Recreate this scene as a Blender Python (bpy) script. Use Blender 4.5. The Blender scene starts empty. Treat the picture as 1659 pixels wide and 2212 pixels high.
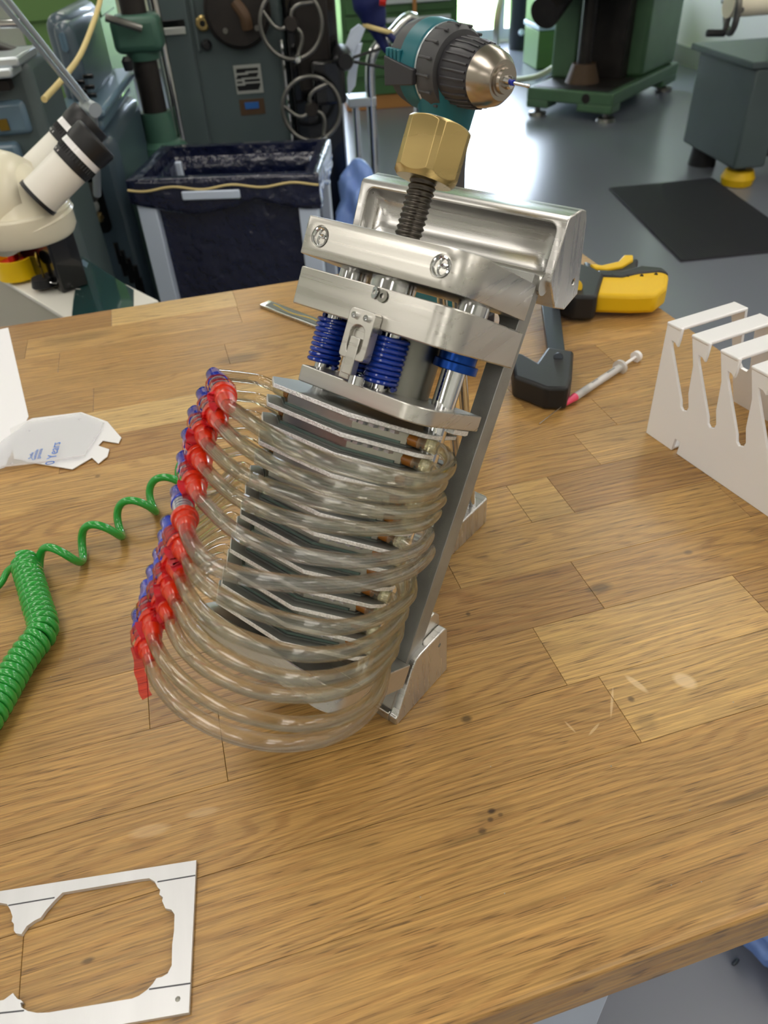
import bpy, bmesh, math, random
import numpy as np
from mathutils import Vector, Matrix
random.seed(7)
S = bpy.context.scene
COL = S.collection
V = Vector
PI = math.pi
# ------------------------------------------------------------------ camera
FX = 1608.0; CX, CY = 829.5, 1106.0; CH = 0.4
RW = Matrix(((0.9581, -0.2133, 0.1913), (-0.283, -0.6001, 0.7482), (-0.0448, -0.7709, -0.6353)))   # columns: image right, image down, forward
xr = RW.col[0].normalized(); fw = RW.col[2]; fw = (fw - xr * fw.dot(xr)).normalized(); dn = fw.cross(xr)
cam = bpy.data.cameras.new('camera'); camo = bpy.data.objects.new('camera', cam); COL.objects.link(camo)
camo.matrix_world = Matrix(((xr.x, -dn.x, -fw.x, 0), (xr.y, -dn.y, -fw.y, 0), (xr.z, -dn.z, -fw.z, CH), (0, 0, 0, 1)))
cam.sensor_fit = 'HORIZONTAL'; cam.sensor_width = 36; cam.lens = 36 * FX / 1659
cam.clip_start = 0.01; cam.clip_end = 200
cam.dof.use_dof = True; cam.dof.focus_distance = 0.47; cam.dof.aperture_fstop = 17.0
S.camera = camo
# ------------------------------------------------------------------ view + world
S.view_settings.view_transform = 'Standard'; S.view_settings.look = 'None'
S.view_settings.gamma = 1.0; S.view_settings.exposure = 0.0
try: S.view_settings.use_curve_mapping = False
except Exception: pass
try:
    S.cycles.use_denoising = True
    S.cycles.max_bounces = 14; S.cycles.transmission_bounces = 10; S.cycles.transparent_max_bounces = 24
    S.cycles.sample_clamp_indirect = 6
    S.cycles.caustics_refractive = True; S.cycles.caustics_reflective = False
except Exception: pass
W = bpy.data.worlds.new('sky'); S.world = W; W.use_nodes = True
wn = W.node_tree; wb = wn.nodes['Background']
wb.inputs[0].default_value = (0.72, 0.83, 1.0, 1); wb.inputs[1].default_value = 22.0
FZ = -0.85; CZ = 1.95                       # floor and ceiling heights (the bench top is z = 0)
YAW = -0.157                                # the room's own direction
XR = V((math.cos(YAW), math.sin(YAW), 0)); YR = V((-math.sin(YAW), math.cos(YAW), 0))
def room(r, s, z=0.0): return XR * r + YR * s + V((0, 0, z))
LIGHTS = [(r_, s_) for s_ in (-1.9, .2, 2.3, 5.2) for r_ in (-2.6, -.6, 1.4, 3.0)][:14]
LIGHT_POWER = 5.4
def area(name, loc, size, power, col, rot):
    d = bpy.data.lights.new(name, 'AREA'); d.shape = 'RECTANGLE'; d.size, d.size_y = size; d.energy = power; d.color = col
    o = bpy.data.objects.new(name, d); COL.objects.link(o); o.location = loc; o.rotation_euler = rot; return o
# daylight coming in through the glass wall at the far end
for i, (r0, r1) in enumerate([(-.20, 1.06), (1.86, 2.95)]):
    d = bpy.data.lights.new('daylight', 'AREA'); d.shape = 'RECTANGLE'; d.size = r1 - r0; d.size_y = 2.4; d.energy = 1.0
    d.color = (0.75, 0.87, 1.0)
    o = bpy.data.objects.new('daylight', d); COL.objects.link(o)
    o.location = room((r0 + r1) / 2, 9.2, FZ + 1.35); o.rotation_euler = (PI / 2, 0, YAW + PI)
    try: d.cycles.is_portal = True
    except Exception: pass
# ------------------------------------------------------------------ pixel helpers (a point of the photo -> a point of the place)
C0 = V((0, 0, CH))
def ray(x, y): return xr * (x - CX) + dn * (y - CY) + fw * FX
def hit(x, y, z=0.0):
    d = ray(x, y); return C0 + d * ((z - CH) / d.z)
def plane_hit(x, y, P, N):
    d = ray(x, y); return C0 + d * ((P - C0).dot(N) / d.dot(N))
def at(x, y, D):
    d = ray(x, y); return C0 + d * (D / math.hypot(d.x, d.y))
# ------------------------------------------------------------------ materials
def lin(c): return tuple((v / 12.92 if v <= 0.04045 else ((v + 0.055) / 1.055) ** 2.4) for v in c) + (1,)
def hx(s): return lin(tuple(int(s[i:i + 2], 16) / 255 for i in (0, 2, 4)))
MATS = {}
def mat(name, col='808080', metal=0.0, rough=0.5, trans=0.0, ior=1.45, coat=0.0, alpha=1.0, var=0.0, vscale=(20, 20, 20), bump=0.0, bscale=200.0, bdist=0.001, col2=None, rvar=0.0, emis=None, estr=0.0, spec=None, sss=0.0):
    if name in MATS: return MATS[name]
    m = bpy.data.materials.new(name); m.use_nodes = True; nt = m.node_tree; N = nt.nodes; L = nt.links
    b = N['Principled BSDF']; c = hx(col) if isinstance(col, str) else col
    b.inputs['Base Color'].default_value = c; b.inputs['Metallic'].default_value = metal; b.inputs['Roughness'].default_value = rough
    b.inputs['Transmission Weight'].default_value = trans; b.inputs['IOR'].default_value = ior
    b.inputs['Coat Weight'].default_value = coat; b.inputs['Alpha'].default_value = alpha
    if spec is not None: b.inputs['Specular IOR Level'].default_value = spec
    if emis: b.inputs['Emission Color'].default_value = hx(emis); b.inputs['Emission Strength'].default_value = estr
    tc = N.new('ShaderNodeTexCoord')
    if var or rvar or col2:
        mp = N.new('ShaderNodeMapping'); mp.inputs['Scale'].default_value = vscale; L.new(tc.outputs['Object'], mp.inputs[0])
        nz = N.new('ShaderNodeTexNoise'); nz.inputs['Scale'].default_value = 1.0; nz.inputs['Detail'].default_value = 5; L.new(mp.outputs[0], nz.inputs['Vector'])
        if var or col2:
            cr = N.new('ShaderNodeValToRGB'); L.new(nz.outputs['Fac'], cr.inputs[0])
            cr.color_ramp.elements[0].position = 0.3; cr.color_ramp.elements[1].position = 0.7
            k0 = hx(col2) if col2 else tuple(v * (1 - var) for v in c[:3]) + (1,)
            k1 = c if col2 else tuple(min(1, v * (1 + var)) for v in c[:3]) + (1,)
            cr.color_ramp.elements[0].color = k0; cr.color_ramp.elements[1].color = k1
            L.new(cr.outputs[0], b.inputs['Base Color'])
        if rvar:
            mr = N.new('ShaderNodeMapRange'); L.new(nz.outputs['Fac'], mr.inputs[0])
            mr.inputs[1].default_value = 0.3; mr.inputs[2].default_value = 0.7
            mr.inputs[3].default_value = max(0.02, rough - rvar); mr.inputs[4].default_value = rough + rvar; L.new(mr.outputs[0], b.inputs['Roughness'])
    if bump:
        n2 = N.new('ShaderNodeTexNoise'); n2.inputs['Scale'].default_value = bscale; n2.inputs['Detail'].default_value = 3; L.new(tc.outputs['Object'], n2.inputs['Vector'])
        bp = N.new('ShaderNodeBump'); bp.inputs['Strength'].default_value = bump; bp.inputs['Distance'].default_value = bdist
        L.new(n2.outputs['Fac'], bp.inputs['Height']); L.new(bp.outputs[0], b.inputs['Normal'])
    MATS[name] = m; return m
def thin(name, centre, edge, rough=0.03, ior=1.45, power=2.5, diff=None, dfac=0.0, refr=0.0):
    """thin-walled clear plastic: lets light through, darker and tinted where the wall is seen edge-on"""
    if name in MATS: return MATS[name]
    m = bpy.data.materials.new(name); m.use_nodes = True; nt = m.node_tree; N = nt.nodes; L = nt.links
    N.remove(N['Principled BSDF']); out = N['Material Output']
    lw = N.new('ShaderNodeLayerWeight'); lw.inputs['Blend'].default_value = .5
    pw = N.new('ShaderNodeMath'); pw.operation = 'POWER'; L.new(lw.outputs['Facing'], pw.inputs[0]); pw.inputs[1].default_value = power
    mx = N.new('ShaderNodeMix'); mx.data_type = 'RGBA'; L.new(pw.outputs[0], mx.inputs[0]); mx.inputs[6].default_value = tuple(centre) + (1,); mx.inputs[7].default_value = tuple(edge) + (1,)
    tr = N.new('ShaderNodeBsdfTransparent'); L.new(mx.outputs[2], tr.inputs[0]); last = tr.outputs[0]
    if diff:
        df = N.new('ShaderNodeBsdfDiffuse'); df.inputs[0].default_value = tuple(diff) + (1,); ms_ = N.new('ShaderNodeMixShader'); ms_.inputs[0].default_value = dfac; L.new(last, ms_.inputs[1]); L.new(df.outputs[0], ms_.inputs[2]); last = ms_.outputs[0]
    gl = N.new('ShaderNodeBsdfGlossy'); gl.inputs['Roughness'].default_value = rough
    fr_ = N.new('ShaderNodeFresnel'); fr_.inputs[0].default_value = ior
    fr_.inputs[0].default_value = ior
    geo_ = N.new('ShaderNodeNewGeometry'); inv = N.new('ShaderNodeMath'); inv.operation = 'SUBTRACT'; inv.inputs[0].default_value = 1.0; L.new(geo_.outputs['Backfacing'], inv.inputs[1])
    fm = N.new('ShaderNodeMath'); fm.operation = 'MULTIPLY'; fm.use_clamp = True; L.new(fr_.outputs[0], fm.inputs[0]); L.new(inv.outputs[0], fm.inputs[1])
    m2 = N.new('ShaderNodeMixShader'); L.new(fm.outputs[0], m2.inputs[0]); L.new(last, m2.inputs[1]); L.new(gl.outputs[0], m2.inputs[2]); L.new(m2.outputs[0], out.inputs[0])
    if refr:
        gg = N.new('ShaderNodeBsdfGlass'); gg.inputs['Roughness'].default_value = 0.01; gg.inputs['IOR'].default_value = 1.38 if refr > 0 else .74; L.new(mx.outputs[2], gg.inputs['Color'])
        m3_ = N.new('ShaderNodeMixShader'); m3_.inputs[0].default_value = abs(refr); L.new(m2.outputs[0], m3_.inputs[1]); L.new(gg.outputs[0], m3_.inputs[2]); L.new(m3_.outputs[0], out.inputs[0])
    MATS[name] = m; return m
def alu(name, col='cbc9c3', rough=0.30, flip=False, bump=0.02, k=4, hi=240, metal=0.92):
    """machined aluminium: fine cutter lines that run along each face"""
    if name in MATS: return MATS[name]
    m = mat(name, col, metal, rough)
    nt = m.node_tree; N = nt.nodes; L = nt.links; b = N['Principled BSDF']; tc = [n for n in N if n.type == 'TEX_COORD'][0]
    def nz(sc):
        mp = N.new('ShaderNodeMapping'); mp.inputs['Scale'].default_value = sc; L.new(tc.outputs['Object'], mp.inputs[0])
        n_ = N.new('ShaderNodeTexNoise'); n_.inputs['Scale'].default_value = 1; n_.inputs['Detail'].default_value = 4; L.new(mp.outputs[0], n_.inputs['Vector']); return n_.outputs['Fac']
    A_ = nz((k, hi, hi)); B_ = nz((hi, k * 2, hi)) if not flip else nz((hi, hi, k * 2))
    sx = N.new('ShaderNodeSeparateXYZ'); L.new(tc.outputs['Normal'], sx.inputs[0])
    ab = N.new('ShaderNodeMath'); ab.operation = 'ABSOLUTE'; L.new(sx.outputs[0], ab.inputs[0])
    gt = N.new('ShaderNodeMath'); gt.operation = 'GREATER_THAN'; L.new(ab.outputs[0], gt.inputs[0]); gt.inputs[1].default_value = 0.7
    mf = N.new('ShaderNodeMix'); L.new(gt.outputs[0], mf.inputs[0]); L.new(A_, mf.inputs[2]); L.new(B_, mf.inputs[3]); fac = mf.outputs[0]
    cr_ = N.new('ShaderNodeValToRGB'); L.new(fac, cr_.inputs[0]); c = hx(col)
    cr_.color_ramp.elements[0].position = .3; cr_.color_ramp.elements[1].position = .7
    cr_.color_ramp.elements[0].color = tuple(v * .90 for v in c[:3]) + (1,); cr_.color_ramp.elements[1].color = c
    L.new(cr_.outputs[0], b.inputs['Base Color'])
    mr = N.new('ShaderNodeMapRange'); L.new(fac, mr.inputs[0]); mr.inputs[1].default_value = .3; mr.inputs[2].default_value = .7; mr.inputs[3].default_value = rough - .07; mr.inputs[4].default_value = rough + .09; L.new(mr.outputs[0], b.inputs['Roughness'])
    bp = N.new('ShaderNodeBump'); bp.inputs['Strength'].default_value = bump; bp.inputs['Distance'].default_value = 0.0004
    L.new(fac, bp.inputs['Height']); L.new(bp.outputs[0], b.inputs['Normal'])
    return m
M = dict(
 alu=alu('machined_aluminium'), alu_side=alu('side_milled_aluminium', 'cccbc9', 0.28, flip=True),
 blasted=mat('blasted_aluminium', '9c9d9a', 0.8, 0.48, var=0.10, vscale=(60, 60, 60), bump=0.25, bscale=1800),
 edge=mat('sawn_aluminium_edge', 'eeeeee', 0.7, 0.40, var=0.2, vscale=(900, 900, 900), bump=0.7, bscale=1500),
 cellface=mat('grey_cell_plate', '8f918d', 0.35, 0.45, var=0.06),
 celldark=mat('dark_gasket', '6b706c', 0.0, 0.5), cellbody=mat('cell_body_steel', 'b7b5ab', 0.75, 0.35, var=0.1, vscale=(60, 60, 60)),
 glassgreen=mat('greenish_plate', '6a807a', 0.1, 0.25),
 steel=mat('polished_steel', 'c9cacb', 1.0, 0.10, rvar=0.04, vscale=(30, 30, 30)),
 chrome=mat('chrome', 'e2e4e6', 1.0, 0.06), screw=mat('black_oxide_steel', '54504b', 1.0, 0.33),
 brass=mat('brass', 'bba46e', 0.92, 0.27, var=0.08, vscale=(12, 12, 60), rvar=0.05),
 blue=mat('blue_anodised', '12439a', 0.75, 0.28), spring=mat('blue_lacquer', '0e3499', 0.0, 0.22, coat=0.6),
 cyl=mat('grey_steel_cylinder', '86867f', 1.0, 0.42, var=0.06),
 tube=thin('clear_tube', (.99, .985, .95), (.55, .49, .28), ior=1.75, refr=.42, power=3.2), bore=thin('tube_bore', (.995, .995, .98), (.66, .62, .46), ior=1.6, power=4.0),
 tube2=thin('clear_tube_colourless', (.99, .99, .99), (.58, .56, .52), ior=1.75, refr=.42, power=3.2),
 amber=mat('amber_fitting', 'b5742e', 0.0, 0.25, coat=0.4), sleeve=thin('clear_sleeve', (.93, .90, .78), (.55, .48, .30), diff=(.8, .75, .6), dfac=.12),
 redp=mat('red_plastic', 'd0300f', 0.0, 0.28, coat=0.4), bluep=mat('blue_plastic', '0b2fc0', 0.0, 0.25, coat=0.4),
 tape=thin('red_film', (1.0, .50, .50), (.85, .12, .14), rough=.10, diff=(.8, .03, .05), dfac=.16), clearp=thin('clear_plastic', (.90, .91, .94), (.45, .47, .52), rough=.06, ior=1.55, diff=(.8, .82, .85), dfac=.15),
 hose=mat('green_hose', '2c9a3c', 0.0, 0.22, coat=0.6), white=mat('white_acrylic', 'f3f3f6', 0.0, 0.14, coat=0.5),
 paper=mat('white_paper', 'f0f0f4', 0.0, 0.7), film=thin('clear_film', (.98, .98, .985), (.8, .82, .85), rough=.05, diff=(.95, .95, .97), dfac=.28),
 print_blue=mat('blue_print', '3d6fc4', 0.0, 0.5), sheet=mat('matt_aluminium_sheet', 'd9dadd', 0.55, 0.45, var=0.04, vscale=(90, 8, 90)),
 scribe=mat('scribed_line', '55565c', 0.3, 0.6), black=mat('black_plastic', '1c1d20', 0.0, 0.42, bump=0.1, bscale=900),
 yellow=mat('yellow_rubber', 'e3b80e', 0.0, 0.45), barsteel=mat('dark_bar_steel', '3f454d', 0.7, 0.38),
 pink=mat('pink_hub', 'ee5277', 0.0, 0.25), syr=thin('syringe_barrel', (.9, .9, .9), (.6, .6, .6), rough=.08, diff=(.9, .9, .9), dfac=.45), needle=mat('needle_steel', 'c4c0b8', 1.0, 0.2),
 teal=mat('teal_plastic', '1a6673', 0.0, 0.42), dgrey=mat('dark_grey_rubber', '4a4b4e', 0.0, 0.55), chuck=mat('chuck_black', '35353a', 0.0, 0.40),
 bronze=mat('chuck_nose_steel', 'aea69c', 1.0, 0.25),
 cream=mat('cream_enamel', 'e4dec8', 0.0, 0.35, coat=0.3), beige=mat('beige_enamel', 'b9b5a6', 0.0, 0.5), offwhite=mat('off_white_enamel', 'eceae2', 0.0, 0.4),
 gloss=mat('gloss_black', '0a0a0c', 0.0, 0.22, coat=0.5), tealscreen=mat('dark_teal_screen', '0b3a3c', 0.0, 0.08, coat=1.0),
 redk=mat('red_switch', 'c21f16', 0.0, 0.35), yelk=mat('yellow_switch', 'efc512', 0.0, 0.3), keyb=mat('aged_brass', '8d7433', 1.0, 0.4),
 bag=mat('black_bag_film', '171d38', 0.0, 0.20, bump=1.0, bscale=22, bdist=.02, coat=0.5), legw=mat('white_steel', 'c9d6ea', 0.0, 0.45),
 mgrey=mat('grey_green_enamel', '4f5c5e', 0.0, 0.38, var=0.10, vscale=(3, 3, 3)), mblue=mat('blue_grey_enamel', '42535f', 0.0, 0.34, coat=0.3, var=0.10, vscale=(4, 4, 4)),
 mblue2=mat('light_blue_grey_enamel', '5f788a', 0.0, 0.3, coat=0.3), mdark=mat('dark_oily_iron', '2a2624', 0.3, 0.5, var=0.4, vscale=(9, 9, 9)),
 green=mat('machine_green', '4c6b50', 0.0, 0.42, var=0.12, vscale=(5, 5, 5)), lgreen=mat('light_green_enamel', '63874d', 0.0, 0.45), bgreen=mat('blue_green_enamel', '3f6355', 0.0, 0.4, var=0.12, vscale=(9, 9, 9)),
 cabgreen=mat('cabinet_green', '42683f', 0.0, 0.42), rad=mat('cream_radiator', 'd9d5bf', 0.0, 0.45), alubar=mat('satin_handle', 'c3cbd0', 0.7, 0.35),
 wall=mat('grey_white_wall', 'dcd9d0', 0.0, 0.8, var=0.03, vscale=(2, 2, 2)), ceil=mat('white_ceiling', 'e8e4da', 0.0, 0.8), skirting=mat('grey_skirting', 'a9aaa8', 0.0, 0.5),
 floor=mat('grey_vinyl_floor', '777b87', 0.0, 0.25, spec=0.6), rubber=mat('black_ribbed_rubber', '33343a', 0.0, 0.6, bump=0.5, bscale=400),
 rag=mat('off_white_cloth', 'cfc8ba', 0.0, 0.9), lamp=mat('lamp_panel', 'ffffff', 0.0, 0.5, emis='fff8ee', estr=LIGHT_POWER), grass=mat('grass', '8fb860', 0.0, 0.9, var=0.3, vscale=(0.6, 0.6, 0.6)),
 frame_w=mat('white_window_frame', 'd6dee4', 0.0, 0.4), glass=thin('window_glass', (.98, .98, .98), (.9, .9, .9), rough=0.0), navy=mat('navy_fabric', '14205a', 0.0, 0.6), bluebag=mat('blue_film', '7c9ce0', 0.0, 0.35),
 hosepale=mat('pale_hose', 'd5d2b4', 0.0, 0.3), plate_w=mat('worn_metal_plate', 'b9bdb9', 0.5, 0.4), print_k=mat('black_print', '15171a', 0.0, 0.5), label_b=mat('blue_label', '2f62a8', 0.0, 0.4), rust=mat('brown_stain', '4f3a26', 0.0, 0.6),
 wood_base=mat('pine_plinth', 'b07b45', 0.0, 0.5), cast=mat('worn_cast_iron', '7b7a76', 0.9, 0.35, var=0.2, vscale=(20, 20, 20)), ply=mat('beige_hose', 'd8c489', 0.0, 0.4), bucket=mat('black_bucket', '1a2126', 0.0, 0.35),
 cabinetw=mat('pale_cabinet', 'b9c4d6', 0.0, 0.5),
)
# ------------------------------------------------------------------ mesh helpers
def cr(pts, n=6, closed=False):
    P = [V(p) for p in pts]; out = []; m = len(P)
    rng = range(m if closed else m - 1)
    for i in rng:
        if closed: p0, p1, p2, p3 = P[(i - 1) % m], P[i], P[(i + 1) % m], P[(i + 2) % m]
        else: p0 = P[i - 1] if i > 0 else P[0] * 2 - P[1]; p1 = P[i]; p2 = P[i + 1]; p3 = P[i + 2] if i + 2 < m else P[-1] * 2 - P[-2]
        for k in range(n):
            t = k / n
            out.append(0.5 * ((2 * p1) + (p2 - p0) * t + (2 * p0 - 5 * p1 + 4 * p2 - p3) * t * t + (3 * p1 - p0 - 3 * p2 + p3) * t ** 3))
    if not closed: out.append(P[-1])
    return out
class MB:
    def __init__(s): s.v = []; s.f = []
    def add(s, vs, fs):
        o = len(s.v); s.v += [V(p) for p in vs]; s.f += [tuple(i + o for i in f) for f in fs]; return s
    def box(s, a, b):
        x0, y0, z0 = a; x1, y1, z1 = b
        if x0 > x1: x0, x1 = x1, x0
        if y0 > y1: y0, y1 = y1, y0
        if z0 > z1: z0, z1 = z1, z0
        return s.add([(x0, y0, z0), (x1, y0, z0), (x1, y1, z0), (x0, y1, z0), (x0, y0, z1), (x1, y0, z1), (x1, y1, z1), (x0, y1, z1)],
                     [(0, 3, 2, 1), (4, 5, 6, 7), (0, 1, 5, 4), (1, 2, 6, 5), (2, 3, 7, 6), (3, 0, 4, 7)])
    def prism(s, poly, a0, a1, axis=2):
        """extrude a 2D polygon; axis = the extrusion axis"""
        A = sum(poly[i][0] * poly[(i + 1) % len(poly)][1] - poly[(i + 1) % len(poly)][0] * poly[i][1] for i in range(len(poly)))
        P = list(poly) if A > 0 else list(poly)[::-1]; n = len(P)
        def mk(p, a): return {2: (p[0], p[1], a), 0: (a, p[0], p[1]), 1: (p[1], a, p[0])}[axis]
        vs = [mk(p, a0) for p in P] + [mk(p, a1) for p in P]
        fs = [tuple(range(n - 1, -1, -1)), tuple(range(n, 2 * n))] + [(i, (i + 1) % n, n + (i + 1) % n, n + i) for i in range(n)]
        if a1 < a0: fs = [f[::-1] for f in fs]
        return s.add(vs, fs)
    def quad(s, pts): return s.add(pts, [tuple(range(len(pts)))])
    def lathe(s, p0, p1, prof, seg=24, caps=True):
        """profile [(t along axis 0..1, radius)] between two points"""
        p0 = V(p0); p1 = V(p1); d = p1 - p0; z = d.normalized(); x = z.orthogonal().normalized(); y = z.cross(x)
        vs = []; fs = []
        for t, r in prof:
            for k in range(seg):
                an = 2 * PI * k / seg; vs.append(p0 + d * t + x * (r * math.cos(an)) + y * (r * math.sin(an)))
        for i in range(len(prof) - 1):
            for k in range(seg): fs.append((i * seg + k, i * seg + (k + 1) % seg, (i + 1) * seg + (k + 1) % seg, (i + 1) * seg + k))
        if caps: fs.append(tuple(range(seg - 1, -1, -1))); fs.append(tuple((len(prof) - 1) * seg + k for k in range(seg)))
        return s.add(vs, fs)
    def cyl(s, p0, p1, r, r2=None, seg=24): return s.lathe(p0, p1, [(0, r), (1, r if r2 is None else r2)], seg)
    def tube(s, pts, r, seg=8, closed=False, caps=True):
        P = [V(p) for p in pts]; n = len(P); vs = []; fs = []
        T = []
        for i in range(n):
            a = P[(i + 1) % n] if closed or i + 1 < n else P[i]; b = P[i - 1] if closed or i > 0 else P[i]
            T.append((a - b).normalized())
        up = T[0].orthogonal().normalized()
        for i in range(n):
            up = (up - T[i] * up.dot(T[i])).normalized(); w = T[i].cross(up)
            rr = r[i] if isinstance(r, (list, tuple)) else r
            for k in range(seg):
                an = 2 * PI * k / seg; vs.append(P[i] + up * (rr * math.cos(an)) + w * (rr * math.sin(an)))
        for i in range(n if closed else n - 1):
            j = (i + 1) % n
            for k in range(seg): fs.append((i * seg + k, i * seg + (k + 1) % seg, j * seg + (k + 1) % seg, j * seg + k))
        if not closed and caps: fs.append(tuple(range(seg - 1, -1, -1))); fs.append(tuple((n - 1) * seg + k for k in range(seg)))
        return s.add(vs, fs)
    def ribbon(s, pts, width, wdir, th):
        P = [V(p) for p in pts]; n = len(P); vs = []; fs = []
        for i in range(n):
            t = (P[min(i + 1, n - 1)] - P[max(i - 1, 0)]).normalized(); w = V(wdir); w = (w - t * w.dot(t)).normalized(); nn = t.cross(w)
            for a, b in ((-1, -1), (1, -1), (1, 1), (-1, 1)): vs.append(P[i] + w * (a * width / 2) + nn * (b * th / 2))
        for i in range(n - 1):
            for k in range(4): fs.append((i * 4 + k, i * 4 + (k + 1) % 4, (i + 1) * 4 + (k + 1) % 4, (i + 1) * 4 + k))
        fs.append((3, 2, 1, 0)); o = (n - 1) * 4; fs.append((o, o + 1, o + 2, o + 3)); return s.add(vs, fs)
    def torus(s, c, axis, R, r, seg=40, sub=8, a0=0, a1=2 * PI, xd=None):
        z = V(axis).normalized(); x = (V(xd) - z * V(xd).dot(z)).normalized() if xd is not None else z.orthogonal().normalized(); y = z.cross(x); c = V(c)
        full = abs(a1 - a0 - 2 * PI) < 1e-6; n = seg if full else seg + 1
        return s.tube([c + x * (R * math.cos(a0 + (a1 - a0) * i / seg)) + y * (R * math.sin(a0 + (a1 - a0) * i / seg)) for i in range(n)], r, sub, closed=full)
    def xf(s, m): s.v = [m @ p for p in s.v]; return s
    def mesh(s, name, material, smooth=35):
        me = bpy.data.meshes.new(name); me.from_pydata([tuple(p) for p in s.v], [], s.f); me.validate()
        bm = bmesh.new(); bm.from_mesh(me); bmesh.ops.recalc_face_normals(bm, faces=bm.faces); bm.to_mesh(me); bm.free()
        me.materials.append(material)
        if smooth:
            for p in me.polygons: p.use_smooth = True
            try: me.set_sharp_from_angle(angle=math.radians(smooth))
            except Exception: pass
        return me
    def build(s, name, material, parent=None, bevel=0.0, smooth=35, seg=2, label=None):
        o = bpy.data.objects.new(name, s.mesh(name, material, smooth)); COL.objects.link(o)
        if parent is not None: o.parent = parent
        if bevel:
            md = o.modifiers.new('bevel', 'BEVEL'); md.width = bevel; md.segments = seg; md.limit_method = 'ANGLE'; md.angle_limit = math.radians(38)
        if label: o['label'] = label
        return o
def thing(name, label, cat, loc=(0, 0, 0), rotz=0.0, group=None):
    o = bpy.data.objects.new(name, None); COL.objects.link(o); o.location = loc; o.rotation_euler = (0, 0, rotz); o.empty_display_size = 0.05
    o['label'] = label; o['category'] = cat
    if group: o['group'] = group
    return o
def tag(o, label, cat, group=None):
    o['label'] = label; o['category'] = cat
    if group: o['group'] = group
    return o
def struct(o): o['kind'] = 'structure'; return o
def cut(o, cutters):
    """boolean-subtract meshes from an object's mesh"""
    tmp = []
    for c in cutters:
        co = bpy.data.objects.new('cutter', c.mesh('cutter', M['alu'], 0)); COL.objects.link(co); co.matrix_world = o.matrix_world; tmp.append(co)
        md = o.modifiers.new('cut', 'BOOLEAN'); md.operation = 'DIFFERENCE'; md.solver = 'EXACT'; md.object = co
        if o.parent: co.parent = o.parent
    bpy.context.view_layer.update()
    dg = bpy.context.evaluated_depsgraph_get(); me = bpy.data.meshes.new_from_object(o.evaluated_get(dg)); 
    o.modifiers.clear(); o.data = me
    for p in me.polygons: p.use_smooth = True
    try: me.set_sharp_from_angle(angle=math.radians(30))
    except Exception: pass
    for c in tmp:
        m_ = c.data; bpy.data.objects.remove(c); bpy.data.meshes.remove(m_)
    return o
def rrect(x0, y0, x1, y1, r, n=5, corners=(1, 1, 1, 1)):
    out = []
    for (cx, cy, a), on in zip(((x1 - r, y0 + r, -90), (x1 - r, y1 - r, 0), (x0 + r, y1 - r, 90), (x0 + r, y0 + r, 180)), corners):
        if not on:
            sx = x1 if cx > (x0 + x1) / 2 else x0; sy = y1 if cy > (y0 + y1) / 2 else y0; out.append((sx, sy)); continue
        for k in range(n + 1):
            t = math.radians(a + 90 * k / n); out.append((cx + r * math.cos(t), cy + r * math.sin(t)))
    return out
# ------------------------------------------------------------------ room shell
R0, R1, S0, S1 = -3.6, 3.57, -3.0, 9.1
RM = Matrix.Rotation(YAW, 4, 'Z')
def shell(name, m, mb): return struct(mb.xf(RM).build(name, m, smooth=0))
shell('floor', M['floor'], MB().box((R0 - .2, S0 - .2, FZ - 0.1), (R1 + .2, S1 + 0.2, FZ)))
shell('ceiling', M['ceil'], MB().box((R0 - .2, S0 - .2, CZ), (R1 + .2, S1 + 0.2, CZ + 0.1)))
shell('wall_left', M['wall'], MB().box((R0 - .15, S0, FZ), (R0, S1, CZ)))
shell('wall_right', M['wall'], MB().box((R1, S0, FZ), (R1 + .15, S1, CZ)))
shell('wall_front', M['wall'], MB().box((R0, S0 - .15, FZ), (R1, S0, CZ)))
wins = [(-.20, 1.06), (1.86, 2.95)]
wz0, wz1 = FZ + 0.03, FZ + 2.55
wb_ = MB().box((R0, S1, FZ), (wins[0][0], S1 + .2, CZ)).box((wins[0][1], S1, wz0), (wins[1][0], S1 + .2, wz1)).box((wins[1][1], S1, FZ), (R1, S1 + .2, CZ))
wb_.box((wins[0][0], S1, FZ), (wins[1][1], S1 + .2, wz0)).box((wins[0][0], S1, wz1), (wins[1][1], S1 + .2, CZ))
shell('wall_back', M['wall'], wb_)
shell('baseboard_right', M['skirting'], MB().box((R1 - 0.03, S0, FZ), (R1, S1, FZ + 0.14)))
shell('baseboard_back', M['skirting'], MB().box((R0, S1 - 0.02, FZ), (wins[0][0] - .02, S1, FZ + 0.14)))
for i, (a_, b_) in enumerate(wins):
    mb = MB(); f = 0.06
    mid = a_ + (b_ - a_) * 0.5
    for x0, x1 in ((a_, a_ + f), (b_ - f, b_), (mid - f / 2, mid + f / 2)): mb.box((x0, S1 + .04, wz0), (x1, S1 + .1, wz1))
    mb.box((a_, S1 + .04, wz0), (b_, S1 + .1, wz0 + 0.10)).box((a_, S1 + .04, wz1 - f), (b_, S1 + .1, wz1))
    w = shell('window_%d' % (i + 1), M['frame_w'], mb)
    for x0, x1 in ((a_ + f, mid - f / 2), (mid + f / 2, b_ - f)):
        MB().box((x0, S1 + .065, wz0 + 0.10), (x1, S1 + .071, wz1 - f)).xf(RM).build('pane', M['glass'], w, smooth=0)
g = MB().box((-14, S1 + .8, FZ - .35), (16, 40, FZ - .3)).xf(RM).build('lawn', M['grass'], smooth=0); struct(g)
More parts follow.
